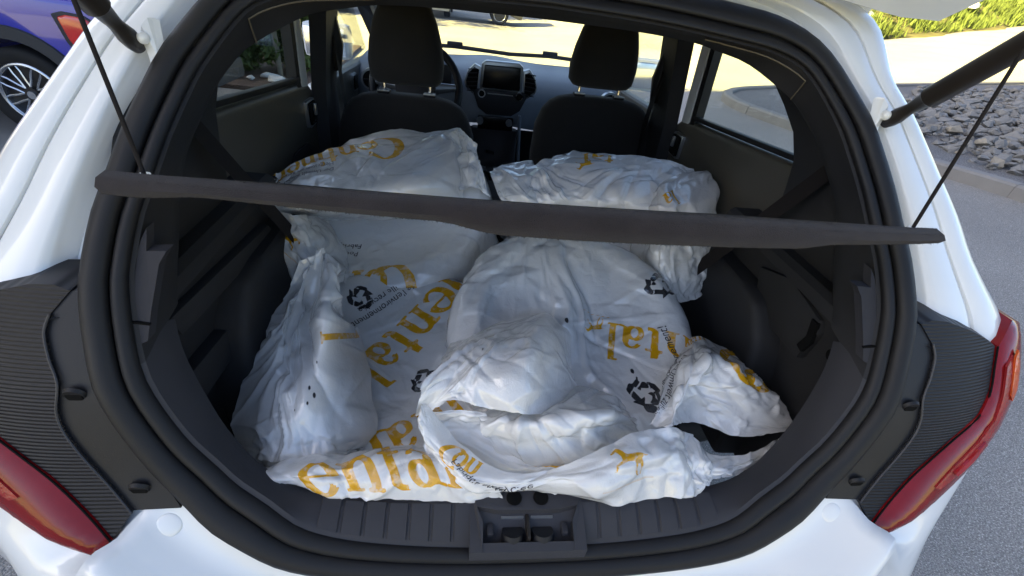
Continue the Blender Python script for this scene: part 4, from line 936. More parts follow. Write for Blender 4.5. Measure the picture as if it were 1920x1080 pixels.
# ---- film relaxation
def smooth_noise(n, m, wl, seed):
    r = np.random.default_rng(seed); f = np.fft.rfft2(r.normal(size=(n, m)))
    ky = np.fft.fftfreq(n)[:, None]; kx = np.fft.rfftfreq(m)[None]; k = np.hypot(kx, ky)
    f *= np.exp(-(k*wl)**2*3); o = np.fft.irfft2(f, s=(n, m)); return o/np.abs(o).std()/1.0
def aniso(n, m, wl, el, ang, seed):
    r = np.random.default_rng(seed); f = np.fft.rfft2(r.normal(size=(n, m)))
    ky = np.fft.fftfreq(n)[:, None]; kx = np.fft.rfftfreq(m)[None]; c, s = math.cos(ang), math.sin(ang)
    a, b = kx*c+ky*s, -kx*s+ky*c; f *= np.exp(-((a*wl)**2+(b*wl*el)**2)*3); o = np.fft.irfft2(f, s=(n, m)); return o/o.std()
from mathutils.geometry import delaunay_2d_cdt
def facets(U, V, seed, sp, el, ang):
    """random triangulated facets, linear inside each: film creased into flat panes with straight edges"""
    r = np.random.default_rng(seed); c, s = math.cos(ang), math.sin(ang); u, v = U[0], V[:, 0]
    cu, cv = (u[0]+u[-1])/2, (v[0]+v[-1])/2; R = .75*math.hypot(u[-1]-u[0], v[-1]-v[0])+sp*el
    xs = np.arange(-R, R, sp*el); ys = np.arange(-R, R, sp); X, Y = np.meshgrid(xs, ys)
    X = X+r.uniform(-.48, .48, X.shape)*sp*el; Y = Y+r.uniform(-.48, .48, Y.shape)*sp
    px, py = (cu+X*c-Y*s).ravel(), (cv+X*s+Y*c).ravel()
    k = (px > u.min()-3*sp*el) & (px < u.max()+3*sp*el) & (py > v.min()-3*sp*el) & (py < v.max()+3*sp*el); px, py = px[k], py[k]
    h = r.normal(size=len(px)); tri = delaunay_2d_cdt([Vector((a, b)) for a, b in zip(px, py)], [], [], 0, 1e-6)
    vo = np.array([tuple(q) for q in tri[0]]); hh = np.array([h[o[0]] if o else 0 for o in tri[3]])
    D = np.zeros(U.shape); du, dv = u[1]-u[0], v[1]-v[0]
    for f in tri[2]:
        P = vo[list(f)]; j = (P[:, 0]-u[0])/du; i = (P[:, 1]-v[0])/dv
        i0, i1 = max(0, int(math.floor(i.min()))), min(len(v), int(math.ceil(i.max()))+1); j0, j1 = max(0, int(math.floor(j.min()))), min(len(u), int(math.ceil(j.max()))+1)
        if i0 >= i1 or j0 >= j1: continue
        gi, gj = np.mgrid[i0:i1, j0:j1]; den = (i[1]-i[2])*(j[0]-j[2])+(j[2]-j[1])*(i[0]-i[2])
        if abs(den) < 1e-9: continue
        w0 = ((i[1]-i[2])*(gj-j[2])+(j[2]-j[1])*(gi-i[2]))/den; w1 = ((i[2]-i[0])*(gj-j[2])+(j[0]-j[2])*(gi-i[2]))/den; w2 = 1-w0-w1
        ok = (w0 >= -1e-6) & (w1 >= -1e-6) & (w2 >= -1e-6); hf = hh[list(f)]
        D[i0:i1, j0:j1] = np.where(ok, w0*hf[0]+w1*hf[1]+w2*hf[2], D[i0:i1, j0:j1])
    return D
def crumple(U, V, seed, amp):
    r = np.random.default_rng(seed+77); a = r.uniform(0, math.pi)
    m1 = np.clip(smooth_noise(*U.shape, 60, seed+3)*.6+.75, .2, 1.5); m2 = np.clip(smooth_noise(*U.shape, 45, seed+4)*.9+.45, 0, 1.6)
    D = m1*facets(U, V, seed+1, .034, 1.8, a)+.46*m2*facets(U, V, seed+2, .015, 2.0, a+.9)+.5*facets(U, V, seed+5, .06, 2.2, a+1.9)
    for _ in range(1): D[1:-1, 1:-1] = .6*D[1:-1, 1:-1]+.1*(D[:-2, 1:-1]+D[2:, 1:-1]+D[1:-1, :-2]+D[1:-1, 2:])
    return D*amp
def creases(U, V, seed, count, hmax, foci=(), dirs=None):
    """straight and fanned film creases: tapered ridges and valleys with sharp crests"""
    r = np.random.default_rng(seed); D = crumple(U, V, seed, hmax*.52); u0, u1 = U.min(), U.max(); v0, v1 = V.min(), V.max()
    patch = np.clip(smooth_noise(*U.shape, 45, seed+9)+.5, .15, 1.5)
    W = .006*smooth_noise(*U.shape, 40, seed); Uw, Vw = U+W, V+np.roll(W, 50, 0)
    for k in range(count*5):
        if k < count and len(foci) and r.random() < .6:
            f = foci[r.integers(len(foci))]; a = r.uniform(f[2], f[3])*math.pi/180; l = r.uniform(.4, 1.3)*f[4]; s0 = r.uniform(.0, .35)*f[4]
            cu, cv = f[0]+math.cos(a)*(s0+l/2), f[1]+math.sin(a)*(s0+l/2)
        else:
            cu, cv = r.uniform(u0, u1), r.uniform(v0, v1); a = r.uniform(0, math.pi) if dirs is None else rad(dirs[r.integers(len(dirs))]+r.normal(0, 14)); l = r.uniform(.03, .16) if k < count else r.uniform(.012, .05)
        R = l/2+.03; ii = np.where(np.abs(V[:, 0]-cv) < R)[0]; jj = np.where(np.abs(U[0]-cu) < R)[0]
        if len(ii) < 2 or len(jj) < 2: continue
        sl_ = (slice(ii[0], ii[-1]+1), slice(jj[0], jj[-1]+1))
        c, s = math.cos(a), math.sin(a); x = (Uw[sl_]-cu)*c+(Vw[sl_]-cv)*s; y = -(Uw[sl_]-cu)*s+(Vw[sl_]-cv)*c
        y = y+r.normal(0, 1.2)*x*x
        w0 = r.uniform(.003, .009) if k < count else r.uniform(.0016, .004); tp = np.clip(1-(2*x/l)**2, 0, 1)
        side = r.uniform(.5, 3.0)
        prof = np.where(y > 0, np.exp(-np.abs(y)/(w0*side)), np.exp(-np.abs(y)/w0))*np.clip(1.6-np.abs(y)/.03, 0, 1)
        D[sl_] += r.choice([-1, 1], p=[.45, .55])*hmax*r.uniform(.25, 1)*tp*prof*min(1.0, l/.08)*(1 if k < count else .75*patch[sl_])
    return D
def normals(P):
    du = np.gradient(P, axis=1); dv = np.gradient(P, axis=0); n = np.cross(du, dv); return n/(np.linalg.norm(n, axis=2, keepdims=True)+1e-12)
def cons(a, b, L, ks, kc):
    d = b-a; l = np.sqrt((d*d).sum(-1))+1e-9; e = (l-L)/l; e = np.where(e > 0, ks*e, kc*e)[..., None]*d*.5
    a += e; b -= e
class Tyre:
    def __init__(s, c, e1, e2, n, Ro=.283, Ri=.185, th=.17):
        s.c, s.e1, s.e2, s.n, s.Ro, s.Ri, s.th = np.array(c), e1, e2, n, Ro, Ri, th; s.top = s.c
    def push(s, P, gap):
        q = P-(s.c-s.n*s.th/2); u, v, h = q@s.e1, q@s.e2, q@s.n
        r = np.hypot(u, v)+1e-9; rc, hr, hh, rd = (s.Ro+s.Ri)/2, (s.Ro-s.Ri)/2, s.th/2, .045
        a, b = r-rc, h; qa, qb = np.abs(a)-(hr-rd), np.abs(b)-(hh-rd); ma, mb = np.maximum(qa, 0), np.maximum(qb, 0)
        l = np.hypot(ma, mb); d = l+np.minimum(np.maximum(qa, qb), 0)-rd-gap
        ins = d < 0
        both = l > 1e-6
        na = np.where(both, ma/np.maximum(l, 1e-6), (qa > qb)*1.0)*np.sign(a); nb = np.where(both, mb/np.maximum(l, 1e-6), (qa <= qb)*1.0)*np.sign(b)
        k = np.where(ins, -d, 0)
        P += (k*na/r*u)[..., None]*s.e1+(k*na/r*v)[..., None]*s.e2+(k*nb)[..., None]*s.n
def relax(P, T, Lu, Lv, Ld1, Ld2, tyres, iters, grav, att, kc=.25, gap=.003, lam=.06):
    for it in range(iters):
        P[..., 2] -= grav
        if att is not None: P += att*(T-P)
        for k in (0, 1):
            cons(P[:, k:-1:2], P[:, k+1::2], Lu[:, k::2], 1.0, kc)
            cons(P[k:-1:2], P[k+1::2], Lv[k::2], 1.0, kc)
            cons(P[k:-1:2, :-1], P[k+1::2, 1:], Ld1[k::2], .5, kc*.3)
            cons(P[k:-1:2, 1:], P[k+1::2, :-1], Ld2[k::2], .5, kc*.3)
        P[1:-1, 1:-1] += lam*((P[:-2, 1:-1]+P[2:, 1:-1]+P[1:-1, :-2]+P[1:-1, 2:])*.25-P[1:-1, 1:-1])
        for t in tyres: t.push(P, gap)
        P[..., 2] = np.maximum(P[..., 2], .51); P[..., 0] = np.clip(P[..., 0], -.585, .60)
    return P
def lens(T, f=1.0):
    d = lambda a, b: np.linalg.norm(a-b, axis=-1)*f
    return d(T[:, 1:], T[:, :-1]), d(T[1:], T[:-1]), d(T[1:, 1:], T[:-1, :-1]), d(T[1:, :-1], T[:-1, 1:])
def up2(A):
    def ax(A):
        n = len(A); P = np.concatenate([2*A[:1]-A[1:2], A, 2*A[-1:]-A[-2:-1]]); mid = (-P[:-3]+9*P[1:-2]+9*P[2:-1]-P[3:])/16
        o = np.empty((2*n-1,)+A.shape[1:]); o[::2] = A; o[1::2] = mid; return o
    return ax(ax(A).swapaxes(0, 1)).swapaxes(0, 1)
class Film:
    """a relaxed sheet with print coordinates; flips so that its printed side faces up and back"""
    def __init__(s, name, P, U, V, parent, fine=2, cre=None):
        for _ in range(fine): P, U, V = up2(P), up2(U[..., None])[..., 0], up2(V[..., None])[..., 0]
        if cre is not None: P = P+normals(P)*cre(U, V)[..., None]*(1 if (normals(P)@np.array([0, -.5, .8])).mean() > 0 else -1)
        s.P, s.U, s.V = P, U, V; n, m = U.shape
        s.u0, s.u1, s.v0, s.v1 = U[0, 0], U[0, -1], V[0, 0], V[-1, 0]
        N = normals(P); s.sg = 1 if (N@np.array([0, -.5, .8])).mean() > 0 else -1; s.N = N*s.sg
        me = bpy.data.meshes.new(name); idx = np.arange(n*m).reshape(n, m)
        F = np.stack([idx[:-1, :-1], idx[:-1, 1:], idx[1:, 1:], idx[1:, :-1]], -1).reshape(-1, 4)
        if s.sg < 0: F = F[:, ::-1]
        me.vertices.add(n*m); me.vertices.foreach_set('co', P.reshape(-1).astype(np.float32))
        me.loops.add(F.size); me.loops.foreach_set('vertex_index', F.reshape(-1)); me.polygons.add(len(F)); me.polygons.foreach_set('loop_start', np.arange(len(F))*4)
        me.update(calc_edges=True); me.polygons.foreach_set('use_smooth', np.ones(len(F), bool)); me.materials.append(M['film'])
        s.me = me; s.gold = np.full(n*m, -1.0); s.ink = np.full(n*m, -1.0); s.o = link(bpy.data.objects.new(name, me), parent)
    def word(s, *a, **k): s.gold = np.maximum(s.gold, word(s.U, s.V, *a, **k).reshape(-1)); return s
    def recycle(s, *a): s.ink = np.maximum(s.ink, recycle(s.U, s.V, *a).reshape(-1)); return s
    def speck(s, pts):
        for (u, v, r) in pts: s.ink = np.maximum(s.ink, (r-np.hypot(s.U-u, (s.V-v)*.6)).reshape(-1))
        return s
    def done(s):
        for n, a in (('gold', s.gold), ('ink', s.ink)):
            at = s.me.attributes.new(n, 'FLOAT', 'POINT'); at.data.foreach_set('value', a.astype(np.float32))
        return s
    def at(s, u, v, off):
        n, m = s.U.shape; fi = np.clip((v-s.v0)/(s.v1-s.v0)*(n-1), 0, n-1.001); fj = np.clip((u-s.u0)/(s.u1-s.u0)*(m-1), 0, m-1.001)
        i, j = fi.astype(int), fj.astype(int); a, b = (fi-i)[:, None], (fj-j)[:, None]
        S = lambda A: (A[i, j]*(1-a)*(1-b)+A[i+1, j]*a*(1-b)+A[i, j+1]*(1-a)*b+A[i+1, j+1]*a*b)
        return S(s.P)+S(s.N)*off
    def text(s, body, ou, ov, ang, size, flip=1):
        cu = bpy.data.curves.new('lettering', 'FONT'); cu.body = body; cu.size = size; cu.resolution_u = 2
        tmp = bpy.data.objects.new('lettering', cu); COL.objects.link(tmp); dg = bpy.context.evaluated_depsgraph_get()
        me = bpy.data.meshes.new_from_object(tmp.evaluated_get(dg)); bpy.data.objects.remove(tmp); bpy.data.curves.remove(cu)
        co = np.empty(len(me.vertices)*3); me.vertices.foreach_get('co', co); co = co.reshape(-1, 3)
        c, sn = math.cos(rad(ang)), math.sin(rad(ang)); u = ou+co[:, 0]*c-co[:, 1]*sn; v = ov+co[:, 0]*sn+co[:, 1]*c
        w = s.at(u, v, .0013); me.vertices.foreach_set('co', w.reshape(-1)); me.update(); me.materials.clear(); me.materials.append(M['ink']); me.name = 'lettering'
        link(bpy.data.objects.new('lettering', me), s.o); return s
def frame(c, tilt, roll):
    t, r = rad(tilt), rad(roll); e1 = np.array([math.cos(r), 0, math.sin(r)]); e2 = np.array([0, math.cos(t), math.sin(t)]); e2 -= e1*(e1@e2); e2 /= np.linalg.norm(e2)
    return Tyre(c, e1, e2, np.cross(e1, e2))
TY = dict(A=frame((-.33, .80, .865), 31, 9), B=frame((.31, .785, .855), 30, 0), C=frame((-.27, .385, .695), 12, 0), D=frame((.14, .375, .795), 25, 0))
def main_film(name, t, parent, seed, half=.42, step=.0125, iters=160, amp=.004, slack=.010, rest=1.012, bulge=None, count=60, hmax=.0035, foci=(), dirs=None):
    n = int(2*half/step)+1; a = np.linspace(-half, half, n); U, V = np.meshgrid(a, a); S = np.hypot(U, V)+1e-9
    flat = t.Ro-.045; arc = .045*math.pi/2
    r = np.where(S < flat, S, np.where(S < flat+arc, flat+.045*np.sin((S-flat)/.045), t.Ro+.012+.03*(S-flat-arc)))
    h = np.where(S < flat, 0, np.where(S < flat+arc, -.045*(1-np.cos((S-flat)/.045)), -.045-(S-flat-arc)*.97)) - .028*np.exp(-(S/.14)**4)
    T = t.c+(U/S*r)[..., None]*t.e1+(V/S*r)[..., None]*t.e2+(h+.006)[..., None]*t.n
    if bulge is not None: T = T+t.n*bulge(U, V)[..., None]
    nz = smooth_noise(n, n, 5, seed)+.6*smooth_noise(n, n, 11, seed+1)
    P = T+normals(T)*((amp+slack*np.clip((S-.17)/.15, 0, 1))*nz)[..., None]
    d = a[1]-a[0]; Lu = np.full((n, n-1), d*rest); Lv = np.full((n-1, n), d*rest); Ld = np.full((n-1, n-1), d*math.sqrt(2)*rest)
    att = (.03*np.clip(1-(S-.18)/.1, 0, 1))[..., None]
    P = relax(P, T, Lu, Lv, Ld, Ld, [t], iters, .0006, att, kc=.5, gap=.006, lam=.012)
    return Film(name, P, U, V, parent, 2, cre=lambda u, v: creases(u, v, seed, count, hmax, foci, dirs))
def flap(name, ctrl, parent, seed, tyres, fold=.008, ang=90, count=55, hmax=.006, foci=(), dirs=None, step=.006, edge=1.0, rip=.006):
    """a loose sheet: broad folds along one direction, then sharp creases; kept clear of the tyres"""
    C = np.array(ctrl); lu = np.linalg.norm(np.diff(C, axis=1), axis=2).sum(1).mean(); lv = np.linalg.norm(np.diff(C, axis=0), axis=2).sum(0).mean()
    n, m = int(lv/step)+3, int(lu/step)+3
    T = np.stack([catmull(C[:, j].reshape(len(C), 3), n) for j in range(C.shape[1])], 1)
    T = np.stack([catmull(T[i], m) for i in range(n)], 0)
    U, V = np.meshgrid(np.linspace(0, lu, m), np.linspace(0, -lv, n))
    N = normals(T); N *= 1 if (N@np.array([0, -.5, .8])).mean() > 0 else -1
    f1 = aniso(n+40, m+40, 34, 2.2, rad(ang), seed)[20:-20, 20:-20]; f2 = aniso(n+40, m+40, 18, 2.5, rad(ang+25), seed+5)[20:-20, 20:-20]
    P = T+N*(fold*(.75-1.1*np.minimum(np.abs(f1), 1.5)+.35*f2))[..., None]
    for _ in range(3):
        P[1:-1, 1:-1] = .5*P[1:-1, 1:-1]+.125*(P[:-2, 1:-1]+P[2:, 1:-1]+P[1:-1, :-2]+P[1:-1, 2:])
    # ragged hem
    r = np.random.default_rng(seed); hem = np.convolve(r.normal(size=m+16), np.ones(9)/9, 'valid')[:m]
    P[-1] += (hem*rip)[:, None]*(P[-1]-P[-4])/np.linalg.norm(P[-1]-P[-4], axis=1)[:, None]*1.0
    for t in tyres: t.push(P, .007)
    P[..., 0] = np.clip(P[..., 0], -.585, .60)
    return Film(name, P, U, V, parent, 1, cre=lambda u, v: creases(u, v, seed, count, hmax, foci, dirs))
def tyre_part(t, parent):
    prof = []
    for k in range(36):
        a = 2*math.pi*k/36; ca, sa = math.cos(a), math.sin(a)
        r = (t.Ro+t.Ri)/2+((t.Ro-t.Ri)/2-.006)*math.copysign(abs(ca)**.6, ca); h = (t.th/2-.006)*math.copysign(abs(sa)**.6, sa)
        if abs(sa) < .5 and ca > 0 and k % 2: r -= .006
        prof.append((r, h))
    c = t.c-t.n*t.th/2; n = 56
    V = [tuple(c+r*math.cos(2*math.pi*k/n)*t.e1+r*math.sin(2*math.pi*k/n)*t.e2+h*t.n) for k in range(n) for r, h in prof]
    return mobj('tyre', V, grid_faces(n, 36, True, True), M['tyre'], parent, auto=40)
GB = 'tyres in white printed bags'
CTRL = {
 'C1': [[(-0.460, 0.471, 0.860), (-0.442, 0.470, 0.885), (-0.427, 0.481, 0.895), (-0.415, 0.482, 0.890), (-0.396, 0.460, 0.875)],
  [(-0.509, 0.437, 0.800), (-0.462, 0.406, 0.835), (-0.433, 0.414, 0.815), (-0.384, 0.358, 0.865), (-0.370, 0.401, 0.820)],
  [(-0.532, 0.358, 0.760), (-0.467, 0.311, 0.800), (-0.435, 0.335, 0.790), (-0.368, 0.279, 0.845), (-0.364, 0.431, 0.699)],
  [(-0.539, 0.279, 0.720), (-0.462, 0.228, 0.775), (-0.405, 0.206, 0.800), (-0.359, 0.217, 0.790), (-0.321, 0.324, 0.676)],
  [(-0.529, 0.199, 0.690), (-0.453, 0.150, 0.745), (-0.390, 0.124, 0.775), (-0.348, 0.151, 0.745), (-0.294, 0.217, 0.653)],
  [(-0.520, 0.145, 0.665), (-0.449, 0.100, 0.700), (-0.391, 0.085, 0.720), (-0.338, 0.095, 0.710), (-0.304, 0.157, 0.640)]],
 'C2': [[(-0.414, 0.074, 0.728), (-0.349, 0.079, 0.735), (-0.274, 0.090, 0.745), (-0.204, 0.095, 0.750), (-0.132, 0.083, 0.750), (-0.064, 0.052, 0.745)],
  [(-0.419, 0.054, 0.738), (-0.343, 0.050, 0.752), (-0.266, 0.057, 0.765), (-0.195, 0.061, 0.770), (-0.126, 0.049, 0.770), (-0.058, 0.023, 0.760)],
  [(-0.396, 0.041, 0.735), (-0.334, 0.031, 0.748), (-0.253, 0.028, 0.755), (-0.179, 0.028, 0.758), (-0.112, 0.024, 0.755), (-0.049, 0.011, 0.750)],
  [(-0.377, 0.042, 0.722), (-0.312, 0.026, 0.722), (-0.245, 0.015, 0.722), (-0.170, 0.011, 0.722), (-0.102, 0.008, 0.722), (-0.038, 0.006, 0.722)]],
 'D1': [[(-0.141, 0.335, 0.770), (-0.082, 0.362, 0.782), (-0.005, 0.381, 0.791), (0.081, 0.399, 0.799), (0.129, 0.353, 0.778)],
  [(-0.163, 0.168, 0.850), (-0.114, 0.201, 0.868), (-0.046, 0.213, 0.880), (0.035, 0.228, 0.875), (0.128, 0.293, 0.750)],
  [(-0.182, 0.122, 0.835), (-0.132, 0.138, 0.865), (-0.068, 0.137, 0.885), (0.015, 0.149, 0.875), (0.137, 0.245, 0.728)],
  [(-0.189, 0.113, 0.795), (-0.137, 0.110, 0.845), (-0.079, 0.100, 0.842), (0.006, 0.100, 0.828), (0.145, 0.203, 0.708)]],
 'D2': [[(-0.095, 0.230, 0.721), (-0.008, 0.235, 0.723), (0.082, 0.246, 0.728), (0.163, 0.254, 0.732), (0.228, 0.221, 0.717)],
  [(-0.085, 0.117, 0.800), (-0.025, 0.095, 0.825), (0.049, 0.101, 0.835), (0.123, 0.116, 0.825), (0.243, 0.188, 0.701)],
  [(-0.064, 0.097, 0.765), (-0.005, 0.073, 0.790), (0.064, 0.077, 0.800), (0.132, 0.096, 0.800), (0.256, 0.171, 0.693)],
  [(-0.033, 0.070, 0.715), (0.029, 0.059, 0.730), (0.097, 0.062, 0.740), (0.160, 0.082, 0.745), (0.276, 0.143, 0.680)]],
 'D3': [[(-0.170, 0.118, 0.835), (-0.176, 0.103, 0.832), (-0.183, 0.093, 0.818), (-0.188, 0.088, 0.800)],
  [(-0.136, 0.105, 0.800), (-0.157, 0.082, 0.808), (-0.173, 0.067, 0.798), (-0.182, 0.062, 0.780)],
  [(-0.104, 0.074, 0.785), (-0.126, 0.051, 0.790), (-0.142, 0.038, 0.778), (-0.154, 0.038, 0.755)],
  [(-0.069, 0.046, 0.775), (-0.087, 0.024, 0.775), (-0.099, 0.014, 0.765), (-0.110, 0.015, 0.745)],
  [(-0.025, 0.025, 0.780), (-0.032, 0.009, 0.775), (-0.038, 0.002, 0.760), (-0.039, 0.004, 0.738)],
  [(0.033, 0.027, 0.795), (0.033, 0.006, 0.790), (0.037, -0.004, 0.768), (0.042, -0.002, 0.736)],
  [(0.101, 0.045, 0.810), (0.102, 0.013, 0.810), (0.106, -0.007, 0.785), (0.117, -0.006, 0.736)],
  [(0.182, 0.079, 0.815), (0.186, 0.041, 0.810), (0.190, 0.011, 0.785), (0.203, -0.006, 0.736)],
  [(0.261, 0.098, 0.800), (0.265, 0.060, 0.795), (0.266, 0.023, 0.775), (0.257, -0.004, 0.738)],
  [(0.326, 0.118, 0.755), (0.323, 0.084, 0.750), (0.315, 0.042, 0.740), (0.299, 0.014, 0.722)]],
 'D4': [[(-0.171, 0.133, 0.790), (-0.117, 0.134, 0.800), (-0.069, 0.126, 0.800)],
  [(-0.146, 0.115, 0.755), (-0.097, 0.115, 0.765), (-0.049, 0.100, 0.770)],
  [(-0.097, 0.076, 0.735), (-0.059, 0.079, 0.740), (-0.015, 0.076, 0.750)],
  [(-0.040, 0.043, 0.720), (-0.006, 0.053, 0.730), (0.037, 0.062, 0.740)],
  [(0.049, 0.023, 0.720), (0.076, 0.037, 0.735), (0.115, 0.057, 0.750)]],
 'R1': [[(0.372, 0.372, 0.787), (0.412, 0.365, 0.805), (0.458, 0.342, 0.795), (0.514, 0.323, 0.775), (0.557, 0.295, 0.745)],
  [(0.338, 0.292, 0.750), (0.334, 0.229, 0.835), (0.393, 0.226, 0.825), (0.480, 0.229, 0.790), (0.556, 0.223, 0.750)],
  [(0.266, 0.170, 0.785), (0.295, 0.149, 0.825), (0.354, 0.170, 0.800), (0.464, 0.162, 0.775), (0.562, 0.169, 0.735)],
  [(0.246, 0.132, 0.755), (0.276, 0.109, 0.785), (0.356, 0.138, 0.745), (0.437, 0.119, 0.745), (0.574, 0.149, 0.722)]],
 'R2': [[(0.283, 0.124, 0.765), (0.319, 0.115, 0.765), (0.350, 0.088, 0.748), (0.414, 0.086, 0.738), (0.485, 0.113, 0.730), (0.559, 0.149, 0.725)],
  [(0.282, 0.061, 0.775), (0.308, 0.055, 0.772), (0.344, 0.050, 0.757), (0.412, 0.066, 0.742), (0.472, 0.090, 0.733), (0.526, 0.117, 0.727)],
  [(0.281, 0.022, 0.758), (0.305, 0.023, 0.752), (0.341, 0.031, 0.745), (0.385, 0.045, 0.735), (0.444, 0.070, 0.728), (0.501, 0.099, 0.722)],
  [(0.291, 0.011, 0.735), (0.314, 0.018, 0.732), (0.344, 0.027, 0.728), (0.389, 0.043, 0.722), (0.448, 0.067, 0.716), (0.500, 0.094, 0.712)]],
 'B2': [[(0.415, 0.878, 0.902), (0.419, 0.792, 0.995), (0.532, 0.852, 1.010), (0.630, 0.873, 1.000), (0.661, 0.852, 0.975)],
  [(0.394, 0.808, 0.861), (0.380, 0.650, 0.970), (0.468, 0.675, 0.980), (0.560, 0.720, 0.960), (0.617, 0.754, 0.930)],
  [(0.380, 0.711, 0.805), (0.364, 0.572, 0.910), (0.441, 0.577, 0.920), (0.528, 0.609, 0.900), (0.595, 0.648, 0.870)],
  [(0.383, 0.629, 0.758), (0.377, 0.513, 0.845), (0.443, 0.523, 0.850), (0.520, 0.557, 0.840), (0.590, 0.615, 0.815)],
  [(0.400, 0.591, 0.736), (0.410, 0.508, 0.780), (0.456, 0.507, 0.780), (0.512, 0.537, 0.785), (0.569, 0.584, 0.790)]],
 'B3': [[(-0.054, 0.847, 0.965), (-0.012, 0.875, 0.980), (0.052, 0.894, 0.985), (0.113, 0.957, 0.947)],
  [(-0.043, 0.792, 0.945), (-0.002, 0.769, 0.965), (0.048, 0.773, 0.975), (0.128, 0.908, 0.919)],
  [(-0.029, 0.726, 0.920), (0.009, 0.695, 0.940), (0.055, 0.679, 0.955), (0.141, 0.841, 0.880)],
  [(-0.005, 0.750, 0.828), (0.042, 0.753, 0.830), (0.097, 0.760, 0.834), (0.152, 0.760, 0.834)]],
 'A2': [[(-0.610, 0.627, 0.895), (-0.553, 0.589, 0.920), (-0.495, 0.576, 0.925), (-0.504, 0.782, 0.819)],
  [(-0.577, 0.573, 0.855), (-0.515, 0.540, 0.880), (-0.453, 0.529, 0.885), (-0.446, 0.697, 0.778)],
  [(-0.558, 0.544, 0.815), (-0.492, 0.503, 0.845), (-0.437, 0.512, 0.840), (-0.415, 0.639, 0.748)],
  [(-0.547, 0.534, 0.765), (-0.487, 0.513, 0.780), (-0.431, 0.524, 0.775), (-0.402, 0.596, 0.724)]],
 'A4': [[(-0.607, 0.696, 0.950), (-0.564, 0.762, 0.970), (-0.507, 0.848, 0.985), (-0.414, 0.914, 1.000), (-0.285, 0.952, 1.018), (-0.151, 1.027, 1.022)],
  [(-0.595, 0.654, 0.922), (-0.524, 0.668, 0.957), (-0.451, 0.707, 0.980), (-0.357, 0.754, 0.995), (-0.247, 0.800, 1.005), (-0.132, 0.950, 0.980)],
  [(-0.603, 0.626, 0.893), (-0.500, 0.593, 0.930), (-0.416, 0.599, 0.952), (-0.325, 0.634, 0.962), (-0.228, 0.670, 0.965), (-0.120, 0.833, 0.911)],
  [(-0.603, 0.607, 0.870), (-0.573, 0.765, 0.798), (-0.465, 0.763, 0.815), (-0.348, 0.762, 0.832), (-0.231, 0.760, 0.850), (-0.117, 0.758, 0.867)]],
 'B4': [[(-0.043, 0.853, 0.970), (0.072, 0.866, 0.990), (0.167, 0.894, 1.012), (0.320, 0.921, 1.014), (0.468, 0.925, 1.008), (0.575, 0.901, 0.995)],
  [(-0.039, 0.793, 0.945), (0.070, 0.766, 0.972), (0.167, 0.786, 0.990), (0.292, 0.796, 0.990), (0.429, 0.808, 0.980), (0.548, 0.810, 0.962)],
  [(-0.012, 0.822, 0.869), (0.080, 0.693, 0.940), (0.173, 0.700, 0.950), (0.277, 0.703, 0.950), (0.406, 0.718, 0.940), (0.518, 0.735, 0.920)],
  [(0.011, 0.759, 0.833), (0.120, 0.766, 0.837), (0.217, 0.772, 0.841), (0.323, 0.774, 0.842), (0.453, 0.776, 0.843), (0.549, 0.768, 0.838)]],
 'A3': [[(-0.182, 1.000, 1.002), (-0.150, 0.946, 1.045), (-0.134, 0.924, 1.045), (-0.107, 0.896, 1.030)],
  [(-0.169, 0.965, 0.983), (-0.132, 0.892, 1.020), (-0.106, 0.881, 1.015), (-0.082, 0.879, 0.995)],
  [(-0.158, 0.905, 0.948), (-0.119, 0.832, 0.985), (-0.089, 0.837, 0.975), (-0.069, 0.821, 0.955)],
  [(-0.146, 0.822, 0.901), (-0.109, 0.766, 0.935), (-0.072, 0.786, 0.925), (-0.052, 0.784, 0.905)]],
}
bagA = thing('bagged_tyre', 'tyre in smooth white bag with upside-down gold lettering, lying behind the driver seat', 'bagged tyre', GB)
bagB = thing('bagged_tyre', 'tyre in crinkled bluish white bag, lying behind the passenger seat', 'bagged tyre', GB)
bagC = thing('bagged_tyre', 'tyre in white bag with a crumpled peak of plastic, beside the boot wall', 'bagged tyre', GB)
bagD = thing('bagged_tyre', 'tyre in white bag with ridge and loose open mouth spilling over the boot sill', 'bagged tyre', GB)
for k, b in zip('ABCD', (bagA, bagB, bagC, bagD)): tyre_part(TY[k], b)
fr1, fr2, de1, de2 = "Pour la protection de l'environnement!", "Fabriqué en feuille recyclée", "Der Umwelt zuliebe!", "Hergestellt aus Recyclingfolie"
f = main_film('bag_film', TY['A'], bagA, 3, foci=[(.20, .20, 150, 290, .16), (.25, .05, 120, 240, .15)])
f.word('Continental', .07, -.185, 180, .105).done()
f.text(fr1, -.075, -.125, 176, .021).text(fr2, -.07, -.10, 176, .021)
f = flap('bag_film', CTRL['A4'], bagA, 29, [TY['A']], fold=.004, ang=70, count=60, hmax=.004, foci=[(.55, -.02, 190, 280, .16), (.58, -.1, 120, 230, .15)], rip=0)
f.word('Continental', .455, -.012, 176, .098).recycle(.035, -.05, 190, .034).done()
f.text(de1, .255, -.105, 168, .021).text(de2, .26, -.08, 168, .021)
f = flap('bag_corner', CTRL['A2'], bagA, 21, [TY['A']]); f.word('lh', .04, -.05, -52, .085).recycle(.075, -.03, 30, .02).done()
f = flap('bag_mouth', CTRL['A3'], bagA, 23, [TY['A']]).done()
f = main_film('bag_film', TY['B'], bagB, 13, rest=1.03, count=140, hmax=.0065, foci=[(.22, .12, 90, 270, .2), (-.25, .1, -80, 80, .2)])
f.done()
f = flap('bag_film', CTRL['B4'], bagB, 83, [TY['B']], fold=.006, ang=75, count=90, hmax=.006, rip=0, foci=[(.42, -.03, 160, 280, .2), (.1, -.02, 270, 340, .2)])
f.word('h', .30, -.035, 182, .06).word('tal', .36, -.004, 176, .06).done()
